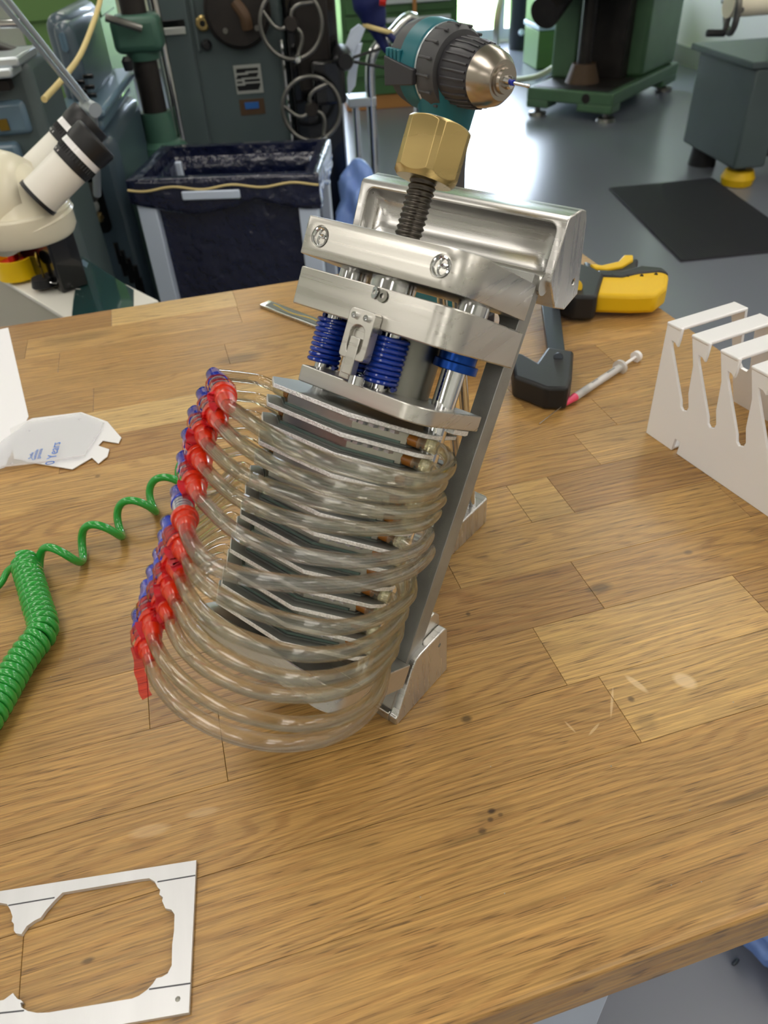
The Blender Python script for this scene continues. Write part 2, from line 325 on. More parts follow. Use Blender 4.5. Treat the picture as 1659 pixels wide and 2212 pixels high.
for (r_, s_) in LIGHTS:
    t = thing('ceiling_light', 'flat white ceiling light panel above the workshop', 'ceiling light', room(r_, s_, CZ), YAW, 'ceiling light panels')
    MB().box((-.32, -.64, -.03), (.32, .64, -.001)).build('housing', M['offwhite'], t, smooth=0)
    MB().box((-.30, -.62, -.036), (.30, .62, -.030)).build('diffuser', M['lamp'], t, smooth=0)
# ------------------------------------------------------------------ oak bench top, stave by stave
def wood_material():
    m = bpy.data.materials.new('oiled_oak'); m.use_nodes = True; nt = m.node_tree; N = nt.nodes; L = nt.links; b = N['Principled BSDF']
    tc = N.new('ShaderNodeTexCoord'); oi = N.new('ShaderNodeObjectInfo'); geo = N.new('ShaderNodeNewGeometry')
    def math_(op, a, b_=None, v=None):
        n_ = N.new('ShaderNodeMath'); n_.operation = op
        if hasattr(a, 'links') or not isinstance(a, (int, float)): L.new(a, n_.inputs[0])
        else: n_.inputs[0].default_value = a
        if b_ is not None:
            if isinstance(b_, (int, float)): n_.inputs[1].default_value = b_
            else: L.new(b_, n_.inputs[1])
        return n_.outputs[0]
    off = N.new('ShaderNodeCombineXYZ'); L.new(math_('MULTIPLY', oi.outputs['Random'], 37.0), off.inputs[0]); L.new(math_('MULTIPLY', oi.outputs['Random'], 11.0), off.inputs[1]); L.new(math_('MULTIPLY', oi.outputs['Random'], 53.0), off.inputs[2])
    add = N.new('ShaderNodeVectorMath'); add.operation = 'ADD'; L.new(tc.outputs['Object'], add.inputs[0]); L.new(off.outputs[0], add.inputs[1])
    def noise(sx, sy, sz, detail=4, dist=0.0, src=None, rough=0.5):
        mp = N.new('ShaderNodeMapping'); mp.inputs['Scale'].default_value = (sx, sy, sz); L.new(src or add.outputs[0], mp.inputs[0])
        n_ = N.new('ShaderNodeTexNoise'); n_.inputs['Scale'].default_value = 1; n_.inputs['Detail'].default_value = detail; n_.inputs['Distortion'].default_value = dist; n_.inputs['Roughness'].default_value = rough
        L.new(mp.outputs[0], n_.inputs['Vector']); return n_.outputs['Fac']
    # growth rings: a field that runs along the stave and swells sideways
    fld = noise(2.6, 17, 20, 2, 0.35)
    wob = noise(14, 90, 30, 2)
    sy_ = N.new('ShaderNodeSeparateXYZ'); L.new(add.outputs[0], sy_.inputs[0])
    rings = math_('SINE', math_('ADD', math_('ADD', math_('MULTIPLY', sy_.outputs[1], 1000.0), math_('MULTIPLY', fld, 110.0)), math_('MULTIPLY', wob, 7.0)))
    rings = math_('MULTIPLY', math_('ADD', rings, 1.0), 0.5)
    fine = noise(18, 900, 300, 4, 0.4, rough=0.65)       # long fibres
    pores = noise(55, 1500, 200, 2, 0.0)
    broad = noise(3, 22, 10, 3)
    r1 = N.new('ShaderNodeValToRGB'); L.new(rings, r1.inputs[0])
    e = r1.color_ramp.elements; e[0].position = 0.0; e[0].color = hx('946a37'); e[1].position = 0.6; e[1].color = hx('b79052')
    r2 = N.new('ShaderNodeValToRGB'); L.new(oi.outputs['Random'], r2.inputs[0])
    cols = ['d9b57a', 'b98d56', 'd3a868', 'ad8350', 'e6c58c', 'c79c63', 'a97a47', 'd8b074']
    e = r2.color_ramp.elements; r2.color_ramp.interpolation = 'CONSTANT'; e[0].color = hx(cols[0]); e[1].position = 1 / 8; e[1].color = hx(cols[1])
    for i in range(2, 8): el = e.new(i / 8); el.color = hx(cols[i])
    mx = N.new('ShaderNodeMix'); mx.data_type = 'RGBA'; mx.inputs[0].default_value = 0.55; L.new(r1.outputs[0], mx.inputs[6]); L.new(oi.outputs['Color'], mx.inputs[7])
    # fibres
    def mr(src, a, b_, c, d):
        n_ = N.new('ShaderNodeMapRange'); L.new(src, n_.inputs[0]); 
        for i_, v_ in enumerate((a, b_, c, d)): n_.inputs[i_ + 1].default_value = v_
        return n_.outputs[0]
    shade = math_('MULTIPLY', mr(fine, 0.35, 0.65, 0.66, 1.20), mr(broad, 0.3, 0.7, 0.90, 1.12))
    late = mr(math_('MULTIPLY', mr(pores, 0.56, 0.66, 0.0, 1.0), mr(rings, 0.60, 0.2, 0.30, 1.0)), 0, 1, 1.0, 0.45)
    shade = math_('MULTIPLY', shade, late)
    # knots and blemishes at the places the bench has them
    posx = geo.outputs['Position']
    kn = [(.1026, .196, .0016, .75, 1.5), (.1030, .1945, .0055, .22, 2.2), (.1000, .1915, .0014, .6, 1.3), (.1065, .1925, .0012, .5, 1.3), (.0932, .1868, .0018, .6, 1.4), (.041, .7926, .011, .45, 2.4), (.0066, .2441, .0045, .25, 1.6), (.2155, .2206, .006, .3, 1.2),
          (-.1177, .1845, .0015, .6, 2.2), (.1115, .2574, .0028, .65, 1.3), (.2459, .3329, .0045, .6, 2.2), (.216, .2385, .0022, .6, 1.0), (.3285, .345, .0025, .5, 1.5), (-.115, .610, .0025, .5, 1.0), (-.14, .92, .012, .3, 3.5), (-.05,.90,.004,.3,8), (.25,.16,.0025,.45,13), (.085,.185,.002,.35,10), (.145,.34,.0018,.6,1.0)]
    kk = None
    for (kx, ky, kr, kd, asp) in kn:
        sb = N.new('ShaderNodeVectorMath'); sb.operation = 'SUBTRACT'; L.new(posx, sb.inputs[0]); sb.inputs[1].default_value = (kx, ky, 0)
        ml = N.new('ShaderNodeVectorMath'); ml.operation = 'MULTIPLY'; L.new(sb.outputs[0], ml.inputs[0]); ml.inputs[1].default_value = (1 / (kr * asp), 1 / kr, 0)
        ln = N.new('ShaderNodeVectorMath'); ln.operation = 'LENGTH'; L.new(ml.outputs[0], ln.inputs[0])
        v_ = mr(ln.outputs['Value'], 0.55, 1.25, 1 - kd, 1.0)
        kk = v_ if kk is None else math_('MULTIPLY', kk, v_)
    shade = math_('MULTIPLY', shade, kk)
    # rings round the larger knots
    mu = N.new('ShaderNodeVectorMath'); mu.operation = 'SCALE'; L.new(mx.outputs[2], mu.inputs[0]); L.new(shade, mu.inputs['Scale'])
    # pale bare scratches
    sc = None
    for (x_, y_, ax, ay, rot, st) in [(.2255, .248, .009, .0025, 1.2, .55), (.2560, .2405, .008, .006, .9, .6), (.2035, .2405, .012, .0009, -1.0, .5), (.183, .226, .006, .0009, -.5, .45), (.170, .232, .005, .0008, 1.3, .4), (-.085, .244, .012, .004, .1, .28), (-.055,.246,.010,.003,.1,.25)]:
        sb = N.new('ShaderNodeVectorMath'); sb.operation = 'SUBTRACT'; L.new(posx, sb.inputs[0]); sb.inputs[1].default_value = (x_, y_, 0)
        ro = N.new('ShaderNodeVectorRotate'); ro.rotation_type = 'Z_AXIS'; ro.inputs['Angle'].default_value = rot; L.new(sb.outputs[0], ro.inputs[0])
        ml = N.new('ShaderNodeVectorMath'); ml.operation = 'MULTIPLY'; L.new(ro.outputs[0], ml.inputs[0]); ml.inputs[1].default_value = (1 / ax, 1 / ay, 0)
        ln = N.new('ShaderNodeVectorMath'); ln.operation = 'LENGTH'; L.new(ml.outputs[0], ln.inputs[0])
        v_ = mr(ln.outputs['Value'], 0.7, 1.1, st, 0.0)
        sc = v_ if sc is None else math_('MAXIMUM', sc, v_)
    mx2 = N.new('ShaderNodeMix'); mx2.data_type = 'RGBA'; L.new(sc, mx2.inputs[0]); L.new(mu.outputs[0], mx2.inputs[6]); mx2.inputs[7].default_value = hx('e3c79c')
    L.new(mx2.outputs[2], b.inputs['Base Color'])
    L.new(mr(fine, 0.3, 0.7, 0.34, 0.48), b.inputs['Roughness'])
    b.inputs['Coat Weight'].default_value = 0.25; b.inputs['Coat Roughness'].default_value = 0.22
    bp = N.new('ShaderNodeBump'); bp.inputs['Strength'].default_value = 0.35; bp.inputs['Distance'].default_value = 0.0004; L.new(shade, bp.inputs['Height']); L.new(bp.outputs[0], b.inputs['Normal'])
    return m
OAK = wood_material()
cols = ['cfaa6e', 'a9804b', 'bb9056', '9c7343', 'dcbd85', 'b28850', '966c3e', 'c39a60']
Y0, RH, NROW = 0.1045, 0.0522, 17
XL, XE = -1.15, 0.549
TH = 0.04
bench = thing('workbench', 'long oiled oak stave workbench under the aluminium clamping rig', 'workbench', (0, 0, 0))
# cross joints seen in the photo, per row (row 0 is the front edge), with a tone for the stave to the right of the joint
JOINTS = {0: [(-.62, 2), (.9, 2)], 1: [(-.42, 2), (-.1497, 2)], 2: [(-.55, 5), (.2054, 0)], 3: [(-.40, 5), (-.0383, 5), (.183, 0), (.3445, 1)],
          4: [(-.33, 5), (-.0814, 6), (.2392, 5)], 5: [(-.50, 0), (-.25, 1), (.1492, 7), (.40, 5)], 6: [(-.6, 5), (-.28, 7), (.2315, 0), (.27, 6)], 7: [(-.7, 2), (-.35, 5), (.06, 1), (.3232, 7)],
          8: [(-.5, 1), (-.2, 1), (.12, 5), (.37, 2)], 9: [(-.6, 5), (-.3, 7), (.05, 7), (.30, 5)], 10: [(-.45, 2), (-.15, 6), (.25, 3), (.43, 5)], 11: [(-.7, 5), (-.25, 4), (.13, 2), (.33, 2)],
          12: [(-.5, 1), (-.12, 2), (.2, 6)], 13: [(-.6, 7), (-.3, 5), (.03, 2), (.35, 5)], 14: [(-.5, 5), (-.16, 1), (.16, 7)], 15: [(-.45, 3), (-.2, 7), (.0587, 2), (.4, 5)], 16: [(-.6, 2), (-.28, 6), (-.0993, 4), (.06, 7), (.34, 2)]}
for r_ in range(NROW):
    js = [j for j in sorted(JOINTS.get(r_, [])) if j[0] < XE - .03]
    xs = [(XL, random.randrange(8))] + js
    for i, (x0, ci) in enumerate(xs):
        x1 = xs[i + 1][0] if i + 1 < len(xs) else XE
        y0 = Y0 + r_ * RH; y1 = y0 + RH; g = 0.00012
        cx_, cy_ = (x0 + x1) / 2, (y0 + y1) / 2
        mb = MB().box((x0 + g - cx_, y0 + g - cy_, -TH), (x1 - g - cx_, y1 - g - cy_, random.uniform(-.00006, 0)))
        front = (r_ == 0); 
        o = mb.build('stave', OAK, bench, bevel=0.0 if front else 0.0002, seg=1, smooth=0)
        if front:
            me = o.data; bm = bmesh.new(); bm.from_mesh(me)
            es = [e_ for e_ in bm.edges if all(v.co.z > -.001 and v.co.y < 0 for v in e_.verts)]
            bmesh.ops.bevel(bm, geom=es, offset=0.004, segments=4, profile=0.5, affect='EDGES'); bm.to_mesh(me); bm.free()
        o.location = (cx_, cy_, 0)
        c_ = hx(cols[ci]); k_ = random.uniform(.92, 1.02); o.color = (c_[0] * k_, c_[1] * k_, c_[2] * k_ * .90, 1)
MB().box((XL + .05, Y0 + .10, FZ + .03), (XL + .12, Y0 + .17, -TH)).build('leg', M['legw'], bench, .002)
MB().box((.40, Y0 + .75, FZ), (.47, Y0 + .82, -TH)).build('leg', M['legw'], bench, .002)
MB().box((.06, Y0 + .03, FZ), (.13, Y0 + .10, -.331)).build('leg', M['legw'], bench, .002)
MB().box((XL + .05, Y0 + .75, FZ), (XL + .12, Y0 + .82, -TH)).build('leg', M['legw'], bench, .002)
MB().box((-.5, Y0 + .014, -.33), (.150, Y0 + .45, -TH - .001)).build('drawer_box', M['cabinetw'], bench, .003)
# ------------------------------------------------------------------ the clamping rig
PSI = 0.61197966; TAU = 0.54272597
LV = V((math.cos(PSI), math.sin(PSI), 0)); UV = V((math.sin(PSI), -math.cos(PSI), 0)); ZV = V((0, 0, 1))
A0 = hit(855, 1568)
AV = LV * math.sin(TAU) + ZV * math.cos(TAU); NV = LV * math.cos(TAU) - ZV * math.sin(TAU)
rig = thing('clamping_rig', 'leaning aluminium clamping rig with blue springs, brass hex knob and clear tube loops', 'clamping rig', A0, PSI - PI / 2)
# child space: x = along the plates, y = away along the lean, z = up
T = Matrix.Rotation(-TAU, 4, 'X')                       # plate space (x, depth, height along the column) -> child space
def pu_(x, y, z): return T @ V((x, y, z))
def loc(p): q = p - A0; return V((q.dot(UV), q.dot(NV), q.dot(AV)))
def on_a(x, y, av): return loc(plane_hit(x, y, A0 + AV * av, AV))
def on_n(x, y, nv): return loc(plane_hit(x, y, A0 + NV * nv, NV))
def B(mb, name, m, parent=rig, **k): return mb.xf(T).build(name, m, parent, **k)
# back frame plate with two windows
fp = B(MB().prism([(-.124, .012), (-.0035, .012), (-.0035, .280), (-.124, .280)], -.0065, .0065, 1) if False else MB().box((-.124, -.0065, .012), (-.0035, .0065, .280)), 'back_frame', M['blasted'])
def rr_prism(x0, z0, x1, z1, r, y0, y1): 
    return MB().prism([(z, x) for x, z in rrect(x0, z0, x1, z1, r)], y0, y1, 1)
cut(fp, [rr_prism(-.1125, .166, -.0150, .256, .006, -.02, .02).xf(T), rr_prism(-.1125, .050, -.0150, .152, .006, -.02, .02).xf(T)])
md = fp.modifiers.new('bevel', 'BEVEL'); md.width = .0006; md.segments = 2; md.limit_method = 'ANGLE'; md.angle_limit = .7
# plan outline of the three clamp plates: rounded front corners
def plate_poly(x0, x1, yf, yb, r=.011): 
    return rrect(x0, yf, x1, yb, r, 7, corners=(1, 0, 0, 0))[:]
def plate(name, x0, x1, yf, yb, z0, z1, r=.0150, rl=.002):
    pts = []
    for k in range(9):                                   # right front corner
        t = math.radians(-90 + 90 * k / 8); pts.append((x1 - r + r * math.cos(t), yf + r + r * math.sin(t)))
    pts += [(x1, yb), (x0, yb)]
    for k in range(4):
        t = math.radians(180 + 90 * k / 3); pts.append((x0 + rl + rl * math.cos(t), yf + rl + rl * math.sin(t)))
    return B(MB().prism(pts, z0, z1), name, M['alu'], bevel=.0007)
top = plate('top_plate', -.1035, 0, -.078, -.007, .2547, .2742)
mid = plate('moving_plate', -.1000, .0015, -.078, -.007, .2290, .2487)
bot = plate('bottom_plate', -.1110, 0, -.078, -.007, .0290, .0450)
prs = plate('pressure_plate', -.0830, -.002, -.078, -.016, .1915, .2002, r=.014)
cut(top, [MB().cyl(pu_(-.092, -.0795, .2648), pu_(-.092, -.0772, .2648), .0058), MB().cyl(pu_(-.0162, -.0795, .2648), pu_(-.0162, -.0772, .2648), .0058)])
md = top.modifiers.new('bevel', 'BEVEL'); md.width = .0005; md.segments = 2; md.limit_method = 'ANGLE'; md.angle_limit = .9
for cx_ in (-.092, -.0162):                             # spot-faced swirls
    mb = MB().torus(pu_(cx_, -.0776, .2648), NV and pu_(0, 1, 0), .0046, .0007, 30, 6).torus(pu_(cx_ + .0013, -.0776, .2634), pu_(0, 1, 0), .0026, .0005, 24, 6).torus(pu_(cx_ + .0012, -.0776, .2668), pu_(0, 1, 0), .0022, .0005, 24, 6)
    mb.build('swirl_mark', M['chrome'], top)
# small washer stuck to the moving plate, and its reflection built as a second, darker ring
for (x, z, dx, m_, nm) in ((-.0482, .2455, .5, 'steel', 'washer_and_reflection'), (-.0432, .2448, 0, 'cyl', 'washer_and_reflection')):
    mb = MB()
    ax = V((dx, 1, 0)).normalized(); c_ = V((x, -.0788, z)); x_ = ax.cross(V((0, 0, 1))).normalized(); y_ = ax.cross(x_)
    vs = []; n_ = 24
    for rr in (.0013, .0030):
        for k in range(n_):
            for s_ in (-.00025, .00025): vs.append(c_ + ax * s_ + x_ * rr * math.cos(2 * PI * k / n_) + y_ * rr * math.sin(2 * PI * k / n_))
    fs = []
    for k in range(n_):
        j = (k + 1) % n_; I = lambda q, kk, s_: q * 2 * n_ + kk * 2 + s_
        fs += [(I(0, k, 0), I(0, j, 0), I(1, j, 0), I(1, k, 0)), (I(0, k, 1), I(1, k, 1), I(1, j, 1), I(0, j, 1)), (I(1, k, 0), I(1, j, 0), I(1, j, 1), I(1, k, 1)), (I(0, k, 0), I(0, k, 1), I(0, j, 1), I(0, j, 0))]
    mb.add(vs, fs); B(mb, nm, M[m_], mid)
# guide rods with blue collars, central cylinder, springs
for x in (-.0140, -.0940):
    B(MB().cyl((x, -.040, .020), (x, -.040, .2560), .0064, seg=28), 'guide_rod', M['chrome'])
    B(MB().lathe((x, -.040, .2200), (x, -.040, .2300), [(0, .0070), (0, .0118), (.45, .0118), (.45, .0100), (1, .0100)], 36), 'collar', M['blue'], bevel=.0004)
    B(MB().lathe((x, -.040, .2487), (x, -.040, .2547), [(0, .0085), (1, .0085)], 28), 'rod_bush', M['steel'])
B(MB().cyl((-.0440, -.0420, .1990), (-.0440, -.0420, .2300), .0185, seg=56), 'load_cylinder', M['cyl'])
def spring(x, y, R, r, z0=.2010, z1=.2290, turns=9.5):
    n_ = int(turns * 22); pts = [V((x + R * math.cos(2 * PI * turns * i / n_), y + R * math.sin(2 * PI * turns * i / n_), z0 + r + (z1 - z0 - 2 * r) * i / n_)) for i in range(n_ + 1)]
    o = B(MB().tube(pts, r, 8), 'spring', M['spring'])
    B(MB().cyl((x, y, z0 - .001), (x, y, z1), R * .52, seg=20), 'spring_pin', M['steel'], o)
spring(-.0385, -.0665, .0084, .00132); spring(-.0500, -.0520, .0070, .0012)
spring(-.0800, -.0640, .0078, .00128); spring(-.0690, -.0500, .0066, .0012)
# pressure screw and the brass hexagon knob
SX, SY = -.0585, -.0500
pts = []; 
def thread(x, y, z0, z1, r, pitch, name, m):
    mb = MB(); seg = 24; n_ = int((z1 - z0) / pitch * seg); vs = []; fs = []
    rows = int((z1 - z0) / pitch * 6)
    for i in range(rows + 1):
        z = z0 + (z1 - z0) * i / rows
        for k in range(seg):
            ph = (z / pitch - k / seg) % 1.0; d = abs(ph - .5) * 2
            rr = r - .0011 * max(0, min(1, d * 1.3 - .15)); an = 2 * PI * k / seg
            vs.append((x + rr * math.cos(an), y + rr * math.sin(an), z))
    for i in range(rows):
        for k in range(seg): fs.append((i * seg + k, i * seg + (k + 1) % seg, (i + 1) * seg + (k + 1) % seg, (i + 1) * seg + k))
    fs += [tuple(range(seg - 1, -1, -1)), tuple(rows * seg + k for k in range(seg))]
    mb.add(vs, fs); return B(mb, name, m, smooth=80)
thread(SX, SY, .2487, .3160, .0073, .0029, 'pressure_screw', M['screw'])
B(MB().lathe((SX, SY, .2487), (SX, SY, .2550), [(0, .0125), (1, .0125)], 32), 'screw_foot', M['steel'])
hexa = []
for k in range(6):
    for s_ in (-1, 1):
        t = math.radians(60 * k + 8 + s_ * 6); hexa.append((SX + .0176 * math.cos(t), SY + .0176 * math.sin(t)))
kn_ = B(MB().prism(hexa, .3055, .3330), 'hex_knob', M['brass'], smooth=20)
cut(kn_, []) if False else None
# conical turned ends: intersect with a barrel
bo = bpy.data.objects.new('c', MB().lathe(pu_(SX, SY, .3045), pu_(SX, SY, .3338), [(0, .0135), (.09, .0160), (.17, .0180), (.90, .0180), (.95, .0166), (1, .0150)], 48).mesh('c', M['brass'], 0)); COL.objects.link(bo); bo.parent = rig
md = kn_.modifiers.new('i', 'BOOLEAN'); md.operation = 'INTERSECT'; md.solver = 'EXACT'; md.object = bo
bpy.context.view_layer.update(); me = bpy.data.meshes.new_from_object(kn_.evaluated_get(bpy.context.evaluated_depsgraph_get())); kn_.modifiers.clear(); kn_.data = me; bpy.data.objects.remove(bo)
for p in me.polygons: p.use_smooth = True
me.set_sharp_from_angle(angle=math.radians(24))
md = kn_.modifiers.new('bevel', 'BEVEL'); md.width = .0004; md.segments = 2; md.limit_method = 'ANGLE'; md.angle_limit = .4
# latch bracket between moving plate and pressure plate
lt = MB().prism([(z, x) for x, z in rrect(-.0555, .2115, -.0395, .2360, .0022)], -.0845, -.0782, 1)
lo = B(lt, 'latch_plate', M['alu'])
cut(lo, [MB().prism([(z, x) for x, z in rrect(-.0520, .2135, -.0430, .2285, .0043)], -.0860, -.0815, 1).xf(T)])
md = lo.modifiers.new('bevel', 'BEVEL'); md.width = .0004; md.segments = 2; md.limit_method = 'ANGLE'; md.angle_limit = .7
B(MB().box((-.0545, -.0812, .2010), (-.0480, -.0760, .2265)).box((-.0505, -.0850, .2040), (-.0445, -.0800, .2225)), 'latch_arm', M['alu'], lo, bevel=.0004)
B(MB().lathe((-.0440, -.0790, .2000), (-.0440, -.0790, .2045), [(0, .0042), (1, .0042)], 24), 'stop_pin', M['steel'], lo)
for x in (-.0513, -.0437):
    B(MB().lathe((x, -.0843, .2325), (x, -.0862, .2325), [(0, .0016), (1, .0016), (1, .0008), (.4, .0008)], 18), 'screw', M['chrome'], lo)
# stack of cells with their plates
PITCH = .01083
hexp = [(-.1150, -.0620), (-.0935, -.0835), (-.0410, -.0835), (-.0100, -.0560), (-.0075, -.0480), (-.0105, -.0220), (-.1140, -.0220)]
for k in range(13):
    z = .1862 - k * PITCH; j = random.uniform(-.001, .001)
    pl = B(MB().prism([(x + j, y) for x, y in hexp], z - .0024, z), 'cell_plate', M['cellface'], bevel=.0003, seg=1)
    pl.data.materials.append(M['edge'])
    for p in pl.data.polygons:                         # sawn edge faces are brighter than the flat faces
        if abs((T.inverted().to_3x3() @ p.normal).z) < .5: p.material_index = 1
    if k == 12: continue
    zb = z - .0024; zt = z - PITCH
    gk = B(MB().prism([(-.1060, -.0600), (-.0880, -.0770), (-.0450, -.0770), (-.0200, -.0540), (-.0200, -.0260), (-.1060, -.0260)], zt + .0001, zt + .0011), 'gasket', M['celldark'])
    B(MB().prism([(-.0980, -.0640), (-.0900, -.0725), (-.0440, -.0725), (-.0210, -.0530), (-.0240, -.0290), (-.0980, -.0290)], zt + .0011, zb - .0001), 'cell_body', M['cellbody'], bevel=.0002, seg=1)
    B(MB().prism([(-.1030, -.0610), (-.0890, -.0755), (-.0455, -.0755), (-.0235, -.0565), (-.0235, -.0290), (-.1030, -.0290)], zt + .0011, zt + .0024), 'sealing_plate', M['glassgreen'], gk)
    mb = MB()
    for q in range(4): mb.box((-.0400 + q * .0045, -.0735 + q * .0034, zb - .0024), (-.0370 + q * .0045, -.0690 + q * .0034, zb - .0001))
    mb.box((-.0450, -.0745, zb - .0022), (-.0405, -.0700, zb - .0001)); B(mb, 'contact_comb', M['sheet'], gk)
# top view extension tab at the right of the upper plate
B(MB().prism([(-.020, -.040), (-.004, -.038), (-.002, -.028), (-.004, -.022), (-.030, -.022)], .1885, .1912), 'tab', M['edge'], bevel=.0002, seg=1)
# tube loops: image tracks of the front arc, each in the plane of its own cell
LOOPS = [
 [(973, 1000), (958, 1025), (915, 1038), (850, 1032), (760, 1012), (680, 988), (615, 958), (561, 925), (520, 896), (496, 868)],
 [(955, 1040), (930, 1062), (880, 1072), (800, 1066), (720, 1052), (651, 1031), (597, 1006), (543, 975), (507, 948), (484, 918)],
 [(952, 1078), (925, 1098), (880, 1106), (800, 1103), (700, 1086), (615, 1062), (561, 1044), (507, 1014), (474, 985), (454, 955)],
 [(943, 1105), (920, 1128), (880, 1139), (800, 1143), (720, 1137), (650, 1125), (580, 1106), (520, 1080), (480, 1050), (450, 1010)],
 [(927, 1152), (905, 1184), (847, 1205), (754, 1212), (641, 1197), (580, 1180), (529, 1160), (485, 1130), (455, 1100), (438, 1070)],
 [(927, 1186), (909, 1215), (866, 1240), (779, 1260), (692, 1264), (605, 1258), (519, 1243), (454, 1218), (422, 1186), (408, 1150)],
 [(888, 1270), (875, 1298), (822, 1332), (757, 1352), (692, 1354), (605, 1337), (519, 1308), (455, 1272), (420, 1236), (405, 1205)],
 [(870, 1315), (861, 1337), (822, 1374), (757, 1404), (670, 1414), (584, 1399), (497, 1366), (440, 1325), (405, 1280), (392, 1243)],
 [(860, 1360), (840, 1397), (792, 1436), (714, 1463), (627, 1464), (540, 1442), (462, 1402), (412, 1352), (388, 1312), (379, 1290)],
 [(850, 1388), (840, 1419), (792, 1467), (714, 1497), (627, 1502), (540, 1488), (454, 1450), (400, 1403), (375, 1360), (368, 1330)],
 [(832, 1430), (825, 1470), (800, 1514), (735, 1551), (649, 1565), (562, 1553), (475, 1525), (405, 1480), (358, 1430), (336, 1385)],
 [(826, 1460), (814, 1506), (779, 1553), (714, 1590), (627, 1606), (540, 1597), (454, 1567), (388, 1525), (346, 1475), (330, 1425)]]
CONE = [(494, 876), (478, 918), (449, 958), (443, 1010), (430, 1070), (405, 1148), (403, 1203), (389, 1243), (378, 1293), (367, 1333), (333, 1378), (327, 1425)]
BLUE = [(465, 820), (444, 862), (425, 902), (412, 950), (402, 1000), (391, 1075), (369, 1142), (361, 1170), (350, 1210), (336, 1248), (322, 1280), (306, 1342)]
for k in range(12):
    ak = .1800 - k * PITCH
    Cc = on_a(*CONE[k], ak); Bb = on_a(BLUE[k][0] - 1, BLUE[k][1] - 7, ak)
    R0_ = V((-.0230, -.0500, ak)); R1_ = V((-.0120, -.0480, ak)); L0_ = V((-.1000, -.0600, ak)); L1_ = V((-.1060, -.0590, ak))
    arc = [on_a(x, y, ak) for x, y in LOOPS[k]]
    d = (Bb - Cc).normalized(); Ln = (Bb - Cc).length
    last = arc[-1]
    front = cr([R1_, R1_ + V((.010, .001, 0))] + arc[:-1] + [Cc - d * .0035, Cc + d * .0045], 6)
    back = cr([Bb - d * .002, Bb + d * .006, Bb + V((-.006 , .030 - .010 * (k > 5), 0)) + d * .004, L1_ + V((-.022, .004, 0)), L1_], 7)
    m_ = M['tube2'] if k in (5, 11, 4) else M['tube']
    rad = .0037 if k in (5, 11) else .0033
    lp = B(MB().tube(front, rad, 14), 'tube_loop', m_, smooth=80)
    # the bore of the tube
    B(MB().tube(front, rad * .60, 10), 'bore', M['bore'], lp, smooth=80)
    B(MB().tube(back, rad, 14), 'return_tube', m_, lp, smooth=80)
    # coupling: red cone and flange, clear barrel, blue cap
    P = lambda t: Cc + d * (Ln * t)
    B(MB().lathe(P(-.08), P(.32), [(0, .0022), (.2, .0036), (.6, .0042), (.62, .0048), (1, .0052)], 26), 'red_nut', M['redp'], lp, bevel=.0002, seg=1)
    B(MB().lathe(P(.27), P(.38), [(0, .0060), (.5, .0064), (.5, .0056), (1, .0056)], 26), 'red_flange', M['redp'], lp, bevel=.0002, seg=1)
    mb = MB().lathe(P(.37), P(.72), [(0, .0050), (1, .0050)], 24)
    B(mb, 'clear_barrel', M['clearp'], lp)
    mb = MB()
    for q in range(4): mb.torus(P(.44 + q * .07), d, .0045, .0005, 20, 5)
    B(mb, 'thread', M['sheet'], lp)
    B(MB().lathe(P(.68), P(1.10), [(0, .0054), (.25, .0054), (.3, .0047), (1, .0038)], 24), 'blue_cap', M['bluep'], lp, bevel=.0002, seg=1)
    for nm, c0, c1 in (('right_fitting', R0_, R1_), ('left_fitting', L0_, L1_)):
        e_ = (c1 - c0).normalized()
        B(MB().lathe(c0 - e_ * .002, c1 - e_ * .004, [(0, .0036), (1, .0036)], 20), 'fitting_collar', M['amber'], lp)
        B(MB().lathe(c1 - e_ * .0045, c1 + e_ * .006, [(0, .0039), (1, .0037)], 20), 'fitting_sleeve', M['sleeve'], lp)
    # wound red film with a loose crinkled tail
    if k != 5:
        pts = []; 
        x_ = d.orthogonal().normalized(); y_ = d.cross(x_); rnd = random.Random(k * 5 + 1)
        for i in range(22):
            t = .60 - .30 * i / 21; an = i * .62; r_ = .0066 + rnd.uniform(-.0003, .0006)
            pts.append(P(t) + x_ * r_ * math.cos(an) + y_ * r_ * math.sin(an))
        B(MB().ribbon(pts, .0046, d, .00016), 'red_film_wrap', M['tape'], lp, smooth=70)
        s0 = P(.30) + V((-.001, -.0065, .001)); g_ = T.inverted().to_3x3() @ V((0, 0, -1)); ln_ = [.010, .012, .014, .020, .018, .0, .014, .016, .026, .016, .026, .036][k]
        tail = [s0]
        for i in range(1, 9):
            f_ = i / 8; tail.append(s0 + d * (-.5 * ln_ * f_) + g_ * (.75 * ln_ * f_) + V((rnd.uniform(-1, 1) * .0009 - .006 * f_ * (k % 3 == 2), rnd.uniform(-1, 1) * .0009, 0)))
        B(MB().ribbon(cr(tail, 3), .0048, x_ + y_ * .4, .00016), 'red_film_tail', M['tape'] if k % 2 else mat('red_film_solid', (0.62, 0.02, 0.035, 1), 0, .25, coat=.5), lp, smooth=70)
